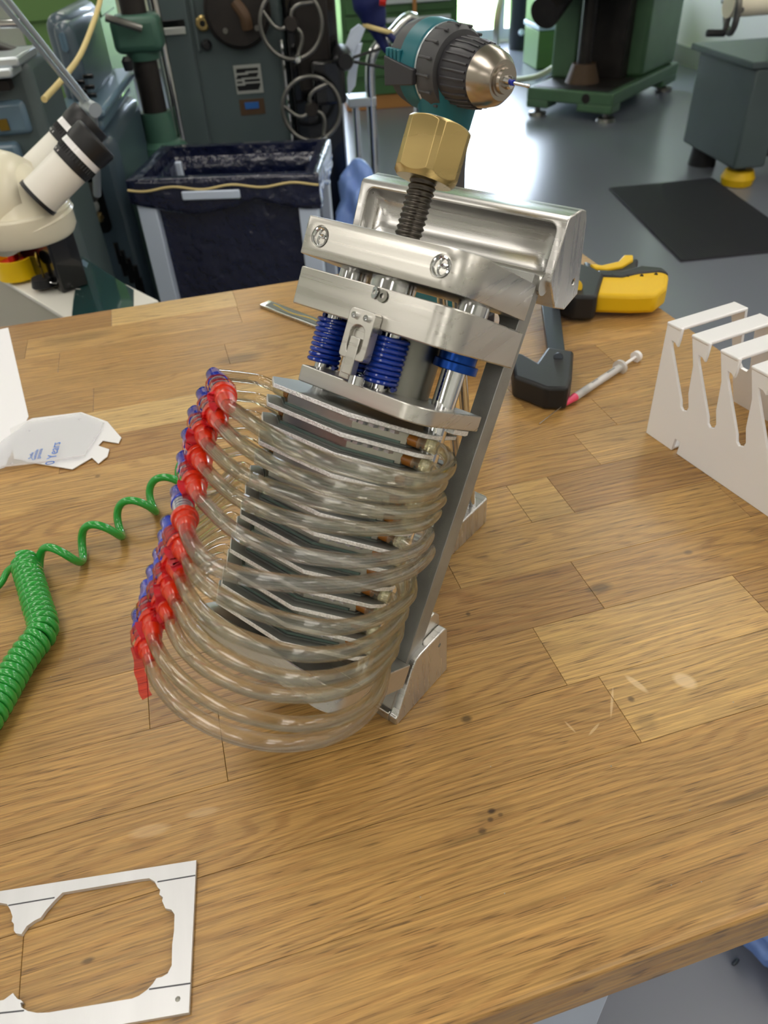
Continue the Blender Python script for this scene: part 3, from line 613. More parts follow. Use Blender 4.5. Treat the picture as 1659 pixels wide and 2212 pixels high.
# feet: right foot is milled to a raked cheek; left foot mirrors it; a narrow rear foot carries the prop
W_ = Matrix.Identity(4)
def foot(x0, x1, sgn):
    cheek = [(0, 0), (.0555, 0), (.0553, .0400), (.0535, .0425), (.0500, .0432), (.0268, .0432), (.0225, .0425), (.0180, .0370), (.0020, .0080), (0, .0070)]
    xo = x1 if sgn > 0 else x0; xi = xo - sgn * .0060
    mb = MB().prism(cheek, min(xo, xi), max(xo, xi), 0)
    mb2 = MB().box((x0 + (0 if sgn > 0 else .006), 0, 0), (x1 - (.006 if sgn > 0 else 0), .0050, .0080)).box((x0 + (0 if sgn > 0 else .006), .005, 0), (x1 - (.006 if sgn > 0 else 0), .0555, .0040))
    ck2 = [(.0370, 0), (.0550, 0), (.0550, .0500), (.0500, .0560), (.0420, .0560), (.0370, .0520)]
    mb3 = MB().prism(ck2, x0 + (0 if sgn > 0 else .006), x1 - (.006 if sgn > 0 else 0), 0)
    o = mb.build('foot_block', M['alu_side'], rig, bevel=.0010, seg=3)
    mb2.build('foot_floor', M['alu'], o, bevel=.0006); mb3.build('foot_back', M['alu'], o, bevel=.0010, seg=3)
    MB().lathe(V((xo - sgn * .002, .0465, .0330)), V((xo + sgn * .00005, .0465, .0330)), [(0, .0011), (1, .0015)], 16).build('screw_hole', M['celldark'], o)
foot(-.0260, .0005, 1); foot(-.1445, -.1180, -1)
MB().prism([(y, x) for x, y in rrect(-.0860, .0480, -.0600, .2020, .0050)], 0, .0250, 2).xf(Matrix(((0, 1, 0, 0), (1, 0, 0, 0), (0, 0, 1, 0), (0, 0, 0, 1)))).build('rear_foot', M['alu_side'], rig, bevel=.0012, seg=3)
for x in (-.0665, -.0780):
    MB().cyl((x, .1860, .020), (x, .1570, .2250), .0034, seg=20).build('prop_rod', M['steel'], rig)
MB().cyl((-.1400, .1480, .2340), (-.0020, .1480, .2340), .0062, seg=28).build('pivot_pin', M['alu'], rig)
# head block with a scooped pocket (same width as the feet)
prof = [(.1500, .2350), (.1640, .2640), (.1660, .2655), (.1800, .2655), (.1850, .2635), (.1868, .2580), (.1868, .2150), (.1715, .2110), (.1580, .2170)]
hb = MB().prism(prof, -.1430, .0005, 0).build('head_block', M['alu_side'], rig)
ck = MB()                                                # pocket cutter: rounded scoop
pts = rrect(.2885, -.1365, .3220, -.0045, .0040)
y0c, y1c = -.02, .0185
vs = []; fs = []; rings_ = [(y0c, 0), (.008, 0), (.0125, .0012), (.0160, .0040), (.0178, .0080), (.0185, .0130)]
base = []
bx0, bx1, bz0, bz1 = -.1365, -.0050, .2790, .3085
for (yy, ins) in rings_:
    ring = rrect(bx0 + ins, bz0 + ins, bx1 - ins, bz1 - ins, .0048 if ins < .010 else .0012, 5); base.append([(x, yy, z) for x, z in ring])
n_ = len(base[0])
for ring in base: vs += ring
for i in range(len(base) - 1):
    for k in range(n_): fs.append((i * n_ + k, i * n_ + (k + 1) % n_, (i + 1) * n_ + (k + 1) % n_, (i + 1) * n_ + k))
fs += [tuple(range(n_ - 1, -1, -1)), tuple((len(base) - 1) * n_ + k for k in range(n_))]
ck.add(vs, fs)
cut(hb, [ck.xf(T), MB().cyl((.004, .1790, .2250), (-.004, .1790, .2250), .0016, seg=16)])
md = hb.modifiers.new('bevel', 'BEVEL'); md.width = .0008; md.segments = 2; md.limit_method = 'ANGLE'; md.angle_limit = .8
# worn crown marks on the frame bottom
B(MB().box((-.1100, -.0010, .0020), (-.0060, .0050, .0120)), 'frame_tenon', M['blasted'], fp)
#END_RIG
# ------------------------------------------------------------------ things on the bench
def flat(name, pts2, z0, z1, m, bevel=0.0, parent=None):
    return MB().prism([(p[0], p[1]) for p in pts2], z0, z1).build(name, m, parent, bevel=bevel)
# paper and the clear plastic offcut
paper = flat('paper_sheet', [(-.245, 1.012 - .03), (-.2270, .985), (-.1853, .7455), (-.2005, .655), (-.26, .640), (-.36, .66), (-.38, .97)], .0002, .0006, M['paper']); tag(paper, 'blank white sheet of paper at the left end of the bench', 'paper')
off = thing('plastic_offcut', 'clear plastic offcut with blue lettering lying over a white card', 'plastic piece', hit(130, 950), 0)
oc = hit(130, 950)
def ol(x, y, z=0): p = hit(x, y, z); return (p.x - oc.x, p.y - oc.y)
flat('white_card', [ol(*p, .002) for p in [(22, 925), (70, 903), (176, 890), (232, 910), (262, 945), (256, 957), (222, 951), (212, 962), (236, 970), (232, 985), (212, 1001), (198, 988), (156, 1013), (60, 997), (30, 990)]], .0008, .0020, M['white'], .0003, off)
flat('clear_cover', [ol(*p, .005) for p in [(15, 945), (60, 912), (175, 893), (225, 912), (215, 935), (198, 960), (182, 984), (20, 1006), (-30, 1010), (-25, 975)]], .0042, .0054, M['film'], .0004, off)
MB().tube([V((*ol(-20, 1012, .005), .0056)), V((*ol(90, 1000, .005), .0058)), V((*ol(184, 985, .005), .0056))], .0008, 6).build('folded_rim', M['film'], off)
for (x, y) in ((62, 930), (172, 905), (205, 945), (25, 1000)): MB().lathe(V((*ol(x, y, .006), .0052)), V((*ol(x, y, .006), .0066)), [(0, .0016), (1, .0010)], 12).build('peg', M['film'], off)
def text(body, loc_, size, rot, m, parent, name='lettering', ext=0.00005):
    cu = bpy.data.curves.new(name, 'FONT'); cu.body = body; cu.size = size; cu.extrude = ext; cu.align_x = 'CENTER'; cu.align_y = 'CENTER'; cu.resolution_u = 3
    o = bpy.data.objects.new(name, cu); bpy.context.view_layer.update()
    tmp = bpy.data.objects.new('t', cu); COL.objects.link(tmp); bpy.context.view_layer.update()
    me = bpy.data.meshes.new_from_object(tmp.evaluated_get(bpy.context.evaluated_depsgraph_get())); bpy.data.objects.remove(tmp); bpy.data.objects.remove(o)
    me.materials.clear(); me.materials.append(m); ob = bpy.data.objects.new(name, me); COL.objects.link(ob); ob.location = loc_; ob.rotation_euler = rot; ob.parent = parent; return ob
text('0 Years', V((*ol(116, 980, .005), .0056)), .0125, (0, 0, 1.45), M['print_blue'], off)
for q, tx in enumerate(('Stelle', 'Garantie', 'garanzia')): text(tx, V((*ol(68 + q * 9, 985 - q * 2, .005), .0056)), .0052, (0, 0, 1.45), M['print_blue'], off)
# steel rule
rl = thing('steel_rule', 'narrow steel rule with dark inlay behind the clamping rig', 'rule', hit(640, 690), 0)
a_, b_ = hit(572, 660), hit(735, 722); dd = (b_ - a_).normalized(); ww = V((-dd.y, dd.x, 0)); c_ = hit(640, 690)
def quadp(p, q, w): return [tuple((v - c_)[:2]) for v in (p + ww * w, p - ww * w, q - ww * w, q + ww * w)]
flat('blade', quadp(a_, b_, .0085), .0002, .0045, M['steel'], .0008, rl); flat('inlay', quadp(a_ + dd * .008, b_ - dd * .004, .0058), .0046, .0049, M['celldark'], 0, rl)
MB().tube([a_ + dd * t_ + ww * (.002 * math.sin(t_ * 90)) - c_ + V((0, 0, .0051)) for t_ in [i * .008 for i in range(2, 18)]], .0005, 5).build('bright_line', M['yelk'], rl)
# matt aluminium blank with two cut-outs
ap = thing('cut_aluminium_plate', 'flat aluminium plate with two ragged cut-outs at the front left', 'plate', hit(200, 2050), 0); ac = hit(200, 2050)
def al(x, y): p = hit(x, y, .003); return (p.x - ac.x, p.y - ac.y)
ea, eb = hit(424, 1858, .003), hit(0, 1925, .003); ux = (eb - ea).normalized(); far = eb + ux * .075; fa2 = hit(408, 2187, .003)
outer = [al(424, 1858), (far.x - ac.x, far.y - ac.y), (far.x + (fa2 - ea).x - ac.x, far.y + (fa2 - ea).y - ac.y), al(408, 2187)]
def px_arc(pts): return [al(*p) for p in pts]
hole1 = [(135, 1928), (305, 1899), (322, 1897), (334, 1904), (340, 1916), (346, 1922), (344, 1932), (352, 1938), (350, 1946), (357, 1962), (370, 1965), (377, 1975), (376, 2010), (372, 2040), (371, 2085), (362, 2103), (350, 2110), (338, 2113), (330, 2125), (318, 2138), (300, 2151), (285, 2157), (105, 2187), (80, 2188), (60, 2184), (46, 2176), (44, 2166), (50, 2165), (45, 2160), (38, 2158), (31, 2150), (28, 2145), (8, 2160), (-40, 2168), (-110, 2170), (-115, 2010), (-60, 1985), (-20, 1953), (0, 1950), (15, 1953), (22, 1965), (27, 1980), (25, 1990), (30, 1995), (30, 2010), (34, 2016), (46, 2018), (58, 2000), (75, 1988), (88, 1982), (100, 1965), (118, 1945)]
po = flat('plate', outer, .0002, .0030, M['sheet'], 0, ap)
cut(po, [MB().prism(px_arc(hole1), -.01, .01)])
for (p, q) in (((340, 1905), (422, 1891)), ((18, 1956), (118, 1939)), ((322, 2137), (412, 2124)), ((-60, 2195), (52, 2183))):
    a_, b_ = V((*al(*p), .00305)), V((*al(*q), .00305)); MB().ribbon([a_, b_], .0007, V((0, 1, 0)), .0001).build('scribed_line', M['scribe'], ap)
MB().lathe(V((*al(384, 2158), .00300)), V((*al(384, 2158), .00312)), [(0, .0013), (1, .0009)], 7).build('punch_mark', M['cyl'], ap)
# coiled green air hose
hs = thing('coiled_hose', 'green coiled air hose, wound at the left and stretched out behind the tubes', 'hose', hit(70, 1300), 0); hc = hit(70, 1300)
def helix(path, R, r, turns, phase, name, aspect=1.0, n_=14):
    P = cr([V(p) for p in path], 24); L_ = [0]
    for i in range(1, len(P)): L_.append(L_[-1] + (P[i] - P[i - 1]).length)
    tot = L_[-1]; N_ = int(turns * n_); out = []
    for i in range(N_ + 1):
        s_ = tot * i / N_; k = max(0, min(len(P) - 2, int(np.searchsorted(L_, s_) - 1))); f_ = (s_ - L_[k]) / max(1e-9, L_[k + 1] - L_[k]); c_ = P[k].lerp(P[k + 1], f_)
        t = (P[min(k + 3, len(P) - 1)] - P[max(k - 3, 0)]).normalized(); sd = t.cross(V((0, 0, 1))).normalized(); up = sd.cross(t)
        an = phase + 2 * PI * turns * i / N_; out.append(c_ + sd * (R * math.cos(an)) + up * (R * aspect * math.sin(an)) - hc)
    MB().tube(out, r, 10).build(name, M['hose'], hs, smooth=80); return out
rz = .0112
helix([hit(52, 1212, rz), hit(68, 1262, rz), hit(80, 1305, rz), hit(92, 1345, rz), hit(88, 1372, rz), hit(62, 1405, rz), hit(35, 1445, rz), hit(8, 1492, rz), hit(-20, 1540, rz), hit(-60, 1600, rz)], .0082, .0030, 30, 1.2, 'wound_coil')
helix([hit(82, 1225, rz + .003), hit(135, 1200, rz + .003), hit(200, 1165, rz + .003), hit(265, 1122, rz + .003), hit(340, 1068, rz + .003), hit(415, 1015, rz)], .0112, .0033, 4.30, 2.2, 'stretched_coil', aspect=-1.0, n_=30)
MB().tube([p - hc for p in cr([hit(-40, 1300, .004), hit(0, 1262, .006), hit(18, 1232, .012), hit(45, 1218, .019), hit(75, 1226, .018), hit(88, 1233, .006)], 8)], .0027, 10).build('hose_end', M['hose'], hs, smooth=80)
# syringe with pink needle
sy = thing('syringe', 'thin clear syringe with pink hub and needle lying behind the rig', 'syringe', hit(1290, 835), 0); sc_ = hit(1290, 835)
zz = .0052; s0, s1 = hit(1165, 915, .0015), hit(1378, 768, zz); ds = (V((s1.x, s1.y, zz)) - V((s0.x, s0.y, zz))); Ls = ds.length
q = lambda t: V((s0.x, s0.y, zz)) + ds * t - sc_
nd = V((s0.x, s0.y, .0012)) - sc_
MB().tube([nd, q(.235)], .00045, 8).build('needle', M['needle'], sy)
MB().lathe(q(.215), q(.335), [(0, .0012), (.25, .0028), (.6, .0033), (1, .0042)], 18).build('pink_hub', M['pink'], sy)
MB().lathe(q(.32), q(.80), [(0, .0030), (.04, .0040), (1, .0040)], 20).build('barrel', M['syr'], sy)
MB().lathe(q(.43), q(.455), [(0, .0035), (1, .0035)], 16).build('plunger_seal', M['black'], sy)
MB().lathe(q(.455), q(.97), [(0, .0018), (1, .0018)], 10).build('plunger_rod', M['white'], sy)
fl = ds.normalized().cross(V((0, 0, 1)))
MB().lathe(q(.79), q(.81), [(0, .0080), (1, .0080)], 20).xf(Matrix.Identity(4)).build('finger_flange', M['syr'], sy)
MB().lathe(q(.97), q(.995), [(0, .0062), (1, .0062)], 20).build('thumb_rest', M['white'], sy)
for t_, n__ in ((.50, 7), (.66, 9)):
    mb = MB()
    for i in range(n__): mb.box((-.0003, -.0018, 0), (.0003, .0018, .0001)); 
    for i in range(len(mb.v)): 
        g_ = i // 8; v_ = mb.v[i]; p_ = q(t_ + g_ * .009); dn_ = ds.normalized(); mb.v[i] = p_ + dn_ * v_.x + fl * (v_.y * .5) + V((0, 0, .0040 + v_.z))
    mb.build('graduation_marks', M['print_k'], sy)
# bar clamp, black with yellow grips
cl = thing('bar_clamp', 'black quick clamp with yellow grips lying on the bench behind the rig', 'clamp', hit(1210, 700), 0); cc = hit(1210, 700)
def c3(x, y, z): p = hit(x, y, z); return V((p.x - cc.x, p.y - cc.y, z))
def slab(name, pts, z0, z1, m, bv=.002): return MB().prism([tuple((hit(x, y, z1) - cc)[:2]) for x, y in pts], z0, z1).build(name, m, cl, bevel=bv, seg=3)
slab('bar', [(1170, 655), (1208, 655), (1222, 770), (1186, 775)], .010, .018, M['barsteel'], .0008)
slab('jaw', [(1105, 760), (1128, 762), (1160, 780), (1182, 748), (1205, 752), (1240, 757), (1236, 815), (1228, 838), (1180, 838), (1150, 826), (1110, 812)], .001, .026, M['black'], .0035)
slab('jaw_pad', [(1185, 830), (1212, 830), (1206, 845), (1190, 845)], .001, .014, M['yellow'], .001)
MB().lathe(c3(1206, 772, .0255), c3(1206, 772, .0270), [(0, .0050), (1, .0045)], 20).build('rivet', M['barsteel'], cl)
slab('body', [(1195, 560), (1248, 565), (1285, 578), (1305, 590), (1290, 640), (1240, 640), (1195, 625)], .004, .034, M['black'], .004)
slab('fixed_handle', [(1280, 590), (1315, 588), (1345, 590), (1380, 582), (1400, 577), (1425, 580), (1446, 592), (1442, 618), (1420, 636), (1370, 638), (1285, 636)], .006, .030, M['yellow'], .005)
slab('handle_spine', [(1290, 582), (1345, 584), (1385, 572), (1432, 577), (1446, 590), (1425, 585), (1380, 589), (1345, 597), (1290, 595)], .004, .032, M['black'], .003)
slab('trigger', [(1262, 560), (1290, 574), (1330, 575), (1355, 568), (1366, 555), (1380, 558), (1376, 578), (1350, 590), (1300, 592), (1268, 584)], .006, .028, M['black'], .004)
slab('trigger_grip', [(1275, 568), (1300, 572), (1335, 564), (1348, 550), (1368, 550), (1368, 560), (1345, 574), (1310, 580), (1285, 578)], .010, .0315, M['yellow'], .002)
MB().lathe(c3(1243, 620, .030), c3(1243, 620, .037), [(0, .0085), (1, .0080)], 24).build('release_button', M['yellow'], cl)
for (x, y) in ((1322, 596), (1355, 597), (1386, 596), (1417, 593)): MB().lathe(c3(x, y, .0296), c3(x, y, .0305), [(0, .0022), (1, .0022)], 12).build('grip_hole', M['black'], cl)
# white folded rack
rk = thing('folded_rack', 'white folded acrylic rack with slanted slots at the right of the bench', 'rack', hit(1395, 935), 0)
b0 = hit(1395, 935); b1 = hit(1659, 1117); rd = (b1 - b0).normalized(); ro = V((-rd.y, rd.x, 0)); be = math.radians(8)
upv = ro * math.sin(be) + V((0, 0, 1)) * math.cos(be); upb = -ro * math.sin(math.radians(12)) + V((0, 0, 1)) * math.cos(math.radians(12))
TT = .0030; per = .0318; NS = 8; HT = .104
def slotpoly(i):                                         # slot in (s, t) of the front face
    o = per * i
    return [(.0015 + o, HT + .01), (.0035 + o, .094), (.0035 + o, .0875), (-.0005 + o, .0900), (-.0045 + o, .0905), (-.0030 + o, .086), (.0250 + o, .0470), (.0275 + o, .0415), (.0305 + o, .0395), (.0345 + o, .0410), (.0350 + o, .0450), (.0300 + o, .0560), (.0250 + o, .0800), (.0145 + o, HT - .002), (.0140 + o, HT + .01)]
def face(name, pts, org, uv, n_, th):
    mb = MB(); vs = [org + rd * s_ + uv * t_ for s_, t_ in pts]; k = len(pts)
    A_ = sum(pts[i][0] * pts[(i + 1) % k][1] - pts[(i + 1) % k][0] * pts[i][1] for i in range(k))
    mb.add([v - b0 for v in vs] + [v + n_ * th - b0 for v in vs], [tuple(range(k)), tuple(range(2 * k - 1, k - 1, -1))] + [(i, k + i, k + (i + 1) % k, (i + 1) % k) for i in range(k)]); return mb
nf = (-ro * math.cos(be) + V((0, 0, 1)) * math.sin(be)); nb = (ro * math.cos(math.radians(12)) + V((0, 0, 1)) * math.sin(math.radians(12)))
LEN = NS * per + .012
topx = HT * math.sin(be); W_T = .078; Hz = HT * math.cos(be)
f_ = face('x', [(0, 0), (.0335, 0), (.0335, .012), (.0395, .012), (.0395, 0), (LEN, 0), (LEN, HT), (-.0150, HT)], b0, upv, -nf, TT).build('front_panel', M['white'], rk)
cut(f_, [face('c', slotpoly(i), b0 - nf * -.02, upv, -nf, .05) for i in range(NS)])
md = f_.modifiers.new('bevel', 'BEVEL'); md.width = .0006; md.segments = 2; md.limit_method = 'ANGLE'; md.angle_limit = .8
tb = b0 + ro * (topx + W_T) + V((0, 0, Hz)); Hb = Hz / math.cos(math.radians(12)); bbase = tb - upb * Hb
g_ = face('x', [(0, 0), (LEN, 0), (LEN, Hb), (-.0150, Hb)], bbase, upb, -nb, TT).build('back_panel', M['white'], rk)
cut(g_, [face('c', [(.0015 + per * i, Hb + .01), (.0005 + per * i, Hb * .45), (.0040 + per * i, Hb * .40), (.0110 + per * i, Hb * .40), (.0140 + per * i, Hb * .45), (.0140 + per * i, Hb + .01)], bbase + nb * .02, upb, -nb, .05) for i in range(NS)])
for i in range(NS + 1):
    sa = -.0150 if i == 0 else .0140 + per * (i - 1); sb = .0015 + per * i if i < NS else LEN
    o_ = b0 + ro * (topx - .0008) + V((0, 0, Hz - TT)) - b0
    vs = [o_ + rd * s_ + ro * w_ + V((0, 0, z_)) for z_ in (0, TT + .0003) for s_, w_ in ((sa, 0), (sb, 0), (sb, W_T + .0016), (sa, W_T + .0016))]
    MB().add(vs, [(0, 3, 2, 1), (4, 5, 6, 7), (0, 1, 5, 4), (1, 2, 6, 5), (2, 3, 7, 6), (3, 0, 4, 7)]).build('top_strip', M['white'], rk, bevel=.0012, seg=3)
vs = [rd * s_ + ro * w_ + V((0, 0, z_)) for z_ in (.0002, .0030) for s_, w_ in ((.0395, .001), (LEN, .001), (LEN, .020), (.0395, .020))]
MB().add(vs, [(0, 3, 2, 1), (4, 5, 6, 7), (0, 1, 5, 4), (1, 2, 6, 5), (2, 3, 7, 6), (3, 0, 4, 7)]).build('bottom_fold', M['white'], rk, bevel=.0008)
vs = [rd * s_ + ro * w_ + V((0, 0, z_)) for z_ in (.0002, .0030) for s_, w_ in ((0, .001), (.0335, .001), (.0335, .020), (0, .020))]
MB().add(vs, [(0, 3, 2, 1), (4, 5, 6, 7), (0, 1, 5, 4), (1, 2, 6, 5), (2, 3, 7, 6), (3, 0, 4, 7)]).build('bottom_fold', M['white'], rk, bevel=.0008)
# cordless drill standing on its battery
dr = thing('cordless_drill', 'teal and black cordless drill standing on the bench behind the brass knob', 'drill', V((.285, .79, 0)), 0); dc = V((.285, .79, 0))
ta = at(1068, 170, .715) - dc; bk = at(895, 132, .80) - dc; ax = (ta - bk).normalized(); mp_ = lambda t: bk + ax * t
LL = (ta - bk).length; side = ax.cross(V((0, 0, 1))).normalized(); upd = side.cross(ax)
def fr(t): return bk + (ta - bk) * t
MB().lathe(fr(.0), fr(.40), [(0, .016), (.05, .028), (.14, .0335), (.45, .0365), (.80, .0355), (1, .0340)], 40).build('motor_housing', M['dgrey'], dr)
mb = MB().lathe(fr(.22), fr(.42), [(0, .0368), (.25, .0372), (.9, .0362), (1, .034)], 40); mb.build('teal_shell', M['teal'], dr)
mb = MB()
for k_ in (-1, 1):
    for i in range(4):
        c_ = fr(.08 + .05 * i) + side * (k_ * .0345) + upd * .004; MB().add([c_ + ax * x + upd * y + side * z for z in (-.002, .003) for x, y in ((-.0020, -.012), (.0020, -.012), (.0020, .012), (-.0020, .012))], [(0, 3, 2, 1), (4, 5, 6, 7), (0, 1, 5, 4), (1, 2, 6, 5), (2, 3, 7, 6), (3, 0, 4, 7)]).build('vent_rib', M['teal'], dr, bevel=.0008)
mb = MB()
for k_ in (-1, 1):
    c_ = fr(.24) + side * (k_ * .0362); MB().add([c_ + ax * x + upd * y + side * z * k_ for z in (-.002, .0032) for x, y in ((-.020, -.014), (.022, -.008), (.022, .004), (-.020, .010))], [(0, 3, 2, 1), (4, 5, 6, 7), (0, 1, 5, 4), (1, 2, 6, 5), (2, 3, 7, 6), (3, 0, 4, 7)]).build('side_badge', M['chuck'], dr, bevel=.001)
MB().lathe(fr(.40), fr(.43), [(0, .0350), (1, .0350)], 40).build('scale_ring', M['alubar'], dr)
mb = MB().lathe(fr(.43), fr(.60), [(0, .0345), (.6, .0350), (1, .0310)], 40)
mb.build('torque_collar', M['dgrey'], dr)
mb = MB()
for i in range(16):
    an = 2 * PI * i / 16; c_ = fr(.52) + (side * math.cos(an) + upd * math.sin(an)) * .0342; mb.lathe(c_ - ax * .009, c_ + ax * .007, [(0, .0014), (1, .0012)], 8)
mb.build('collar_ribs', M['dgrey'], dr)
mb = MB()
for i in range(5): 
    an = -2.2 + i * .42; c_ = fr(.445) + (side * math.cos(an) + upd * math.sin(an)) * .0353; tdir = (side * -math.sin(an) + upd * math.cos(an)); mb.tube([c_ - tdir * .002, c_ + tdir * .002], .0005, 5)
mb.build('torque_numbers', M['white'], dr)
MB().lathe(fr(.59), fr(.92), [(0, .0235), (.04, .0262), (.55, .0262), (.98, .0235), (1, .022)], 40).build('chuck_sleeve', M['chuck'], dr)
mb = MB()
for i in range(26):
    an = 2 * PI * i / 26; e_ = side * math.cos(an) + upd * math.sin(an); mb.tube([fr(.64) + e_ * .0262, fr(.80) + e_ * .0256, fr(.90) + e_ * .0240], .0012, 6)
mb.build('sleeve_ribs', M['chuck'], dr)
MB().lathe(fr(.92), fr(1.14), [(0, .0238), (.50, .0205), (.80, .0150), (.80, .0120), (.86, .0120), (.86, .0100), (1, .0092)], 40).build('chuck_nose', M['bronze'], dr)
for i in range(3):
    an = 2 * PI * i / 3 + .5; e_ = side * math.cos(an) + upd * math.sin(an); MB().lathe(fr(1.05) + e_ * .0045, fr(1.19) + e_ * .0025, [(0, .0042), (1, .0022)], 10).build('chuck_jaw', M['steel'], dr)
MB().lathe(fr(1.10), fr(1.21), [(0, .0022), (1, .0022)], 12).build('bit_collar', M['bluep'], dr)
pts = []
MB().tube(cr([fr(1.20), fr(1.28), fr(1.33), fr(1.38)], 4), [.0013] * 9 + [.0016] * 3 + [.0004], 10).build('drill_bit', M['steel'], dr)
hx0 = fr(.44); 
vs = []; fs = []; N4 = 20
secs = [(0, .020, .029), (-.035, .017, .024), (-.070, .0165, .021), (-.12, .017, .022), (-.165, .018, .024), (-.195, .022, .034)]
for i, (dz, rx, ry) in enumerate(secs):
    c_ = V((hx0.x * (1 - i * .05), hx0.y * (1 - i * .05), hx0.z + dz - .015))
    axh = V((ax.x, ax.y, 0)).normalized(); sh = V((-axh.y, axh.x, 0))
    for k_ in range(N4): an = 2 * PI * k_ / N4; vs.append(c_ + sh * rx * math.cos(an) + axh * ry * math.sin(an))
for i in range(len(secs) - 1):
    for k_ in range(N4): fs.append((i * N4 + k_, i * N4 + (k_ + 1) % N4, (i + 1) * N4 + (k_ + 1) % N4, (i + 1) * N4 + k_))
fs += [tuple(range(N4)), tuple((len(secs) - 1) * N4 + k_ for k_ in range(N4 - 1, -1, -1))]
hd = MB().add(vs, fs); hd.build('handle', M['dgrey'], dr)
MB().lathe(hx0 + V((0, 0, -.010)), hx0 + V((0, 0, -.050)), [(0, .030), (.5, .027), (1, .021)], 30).build('teal_neck', M['teal'], dr)
c_ = V((hx0.x * .72, hx0.y * .72, 0)); pw = [c_ + axh * x + sh * y for x, y in rrect(-.055, -.036, .050, .036, .010)]
MB().prism([(p.x, p.y) for p in pw], .0003, .050).build('battery', M['chuck'], dr, bevel=.003); 
MB().prism([(p.x, p.y) for p in pw], .050, hx0.z - .19 if hx0.z - .19 > .056 else .062).build('battery_shoe', M['teal'], dr, bevel=.003)
# ------------------------------------------------------------------ machines and furniture behind the bench
class Fr:
    def __init__(s, name, label, cat, px, py, dist, yaw=YAW, group=None, floor=None):
        o = at(px, py, dist) if floor is None else floor
        s.o = V((o.x, o.y, FZ)); s.yaw = yaw; s.ex = V((math.cos(yaw), math.sin(yaw), 0)); s.ey = V((-math.sin(yaw), math.cos(yaw), 0))
        s.t = thing(name, label, cat, s.o, yaw, group)
    def p(s, x, y, dy=0.0):
        q = plane_hit(x, y, s.o + s.ey * dy, s.ey) - s.o; return V((q.dot(s.ex), dy, q.z))
    def ps(s, x, y, lx):                               # on a side plane
        q = plane_hit(x, y, s.o + s.ex * lx, s.ex) - s.o; return V((lx, q.dot(s.ey), q.z))
    def box(s, name, m, x0, y0, x1, y1, d0, d1, bevel=.004, parent=None, seg=2):
        a, b = s.p(x0, y0, d0), s.p(x1, y1, d0); return MB().box((a.x, d0, min(a.z, b.z)), (b.x, d1, max(a.z, b.z))).build(name, m, parent or s.t, bevel=bevel, seg=seg)
def handwheel(fr_, cx, cy, rad, dy, parent, grip_px, m=None, spokes=3, nm='handwheel'):
    c = fr_.p(cx, cy, dy); e = fr_.p(cx + rad, cy, dy); R_ = abs(e.x - c.x); ax_ = V((0, -1, 0)); m = m or M['cast']
    o = MB().torus(c, ax_, R_, R_ * .075, 48, 10).build(nm, m, parent, smooth=80)
    MB().lathe(c + V((0, R_ * .5, 0)), c - V((0, R_ * .22, 0)), [(0, R_ * .16), (.7, R_ * .24), (1, R_ * .18)], 24).build('hub', M['mdark'], o)
    g = fr_.p(*grip_px, dy); ga = math.atan2(g.z - c.z, g.x - c.x)
    for i in range(spokes):
        a = ga + 2 * PI * i / spokes; pts = [c + V((math.cos(a + w) * R_ * f, 0, math.sin(a + w) * R_ * f)) for f, w in ((.15, .9), (.38, .75), (.58, .45), (.78, .15), (.96, 0))]
        MB().tube(cr(pts, 4), R_ * .07, 8).build('spoke', m, o, smooth=80)
    MB().lathe(c + (g - c).normalized() * R_ * .98, c + (g - c).normalized() * R_ * .98 - V((0, R_ * .38, 0)), [(0, R_ * .06), (.3, R_ * .08), (.8, R_ * .13), (1, R_ * .09)], 16).build('crank_grip', M['chrome'], o)
    return o
# large grey boring mill
G = Fr('boring_mill', 'tall grey-green boring mill with two chrome handwheels behind the bin', 'machine', 480, 200, 2.9)
a = G.p(328, 39); b = G.p(632, 200); xl, xr_ = a.x, b.x
MB().box((xl, 0, .02), (xr_, .62, 1.62)).build('column', M['mgrey'], G.t, bevel=.02, seg=3)
xc = G.p(412, 60).x; 
MB().box((xl - .004, -.012, .25), (xc, .10, 1.60)).build('side_cover', M['mgrey'], G.t, bevel=.006)
MB().tube([V((G.p(418, 20).x, -.006, 1.6)), V((G.p(432, 110).x, -.006, G.p(432, 110).z))], .006, 8).build('conduit', M['mgrey'], G.t)
G.box('slot_recess', M['gloss'], 337, 46, 400, 58, -.016, -.006, .001); G.box('slot_lip', M['plate_w'], 337, 62, 402, 74, -.020, -.008, .002)
c = G.p(438, 50, -.01); MB().lathe(c, c - V((0, .014, 0)), [(0, .022), (.6, .022), (1, .017)], 24).build('brass_ring', M['brass'], G.t); MB().lathe(c - V((0, .010, 0)), c - V((0, .0145, 0)), [(0, .009), (1, .009)], 16).build('bore', M['gloss'], G.t)
c = G.p(447, 96, -.01); MB().lathe(c, c - V((0, .03, 0)), [(0, .012), (.5, .017), (1, .010)], 20).build('knob', M['black'], G.t)
c = G.p(513, 22, -.01); MB().lathe(c + V((0, .01, 0)), c - V((0, .045, 0)), [(0, .105), (.6, .105), (.65, .098), (1, .092)], 48).build('round_flange', M['mdark'], G.t)
g0 = G.p(508, 5, -.05); g1 = G.p(535, 62, -.06); MB().tube(cr([g0, (g0 + g1) / 2 + V((.01, -.01, 0)), g1], 4), .018, 10).build('clamp_lever', M['rust'], G.t)
for (x, y) in ((487, 66), (555, 60)): 
    c = G.p(x, y, -.055); MB().lathe(c, c - V((0, .012, 0)), [(0, .008), (1, .008)], 12).build('bolt', M['cast'], G.t)
nmp = G.box('nameplate', M['plate_w'], 503, 142, 570, 200, -.004, 0.002, .001)
mb = MB()
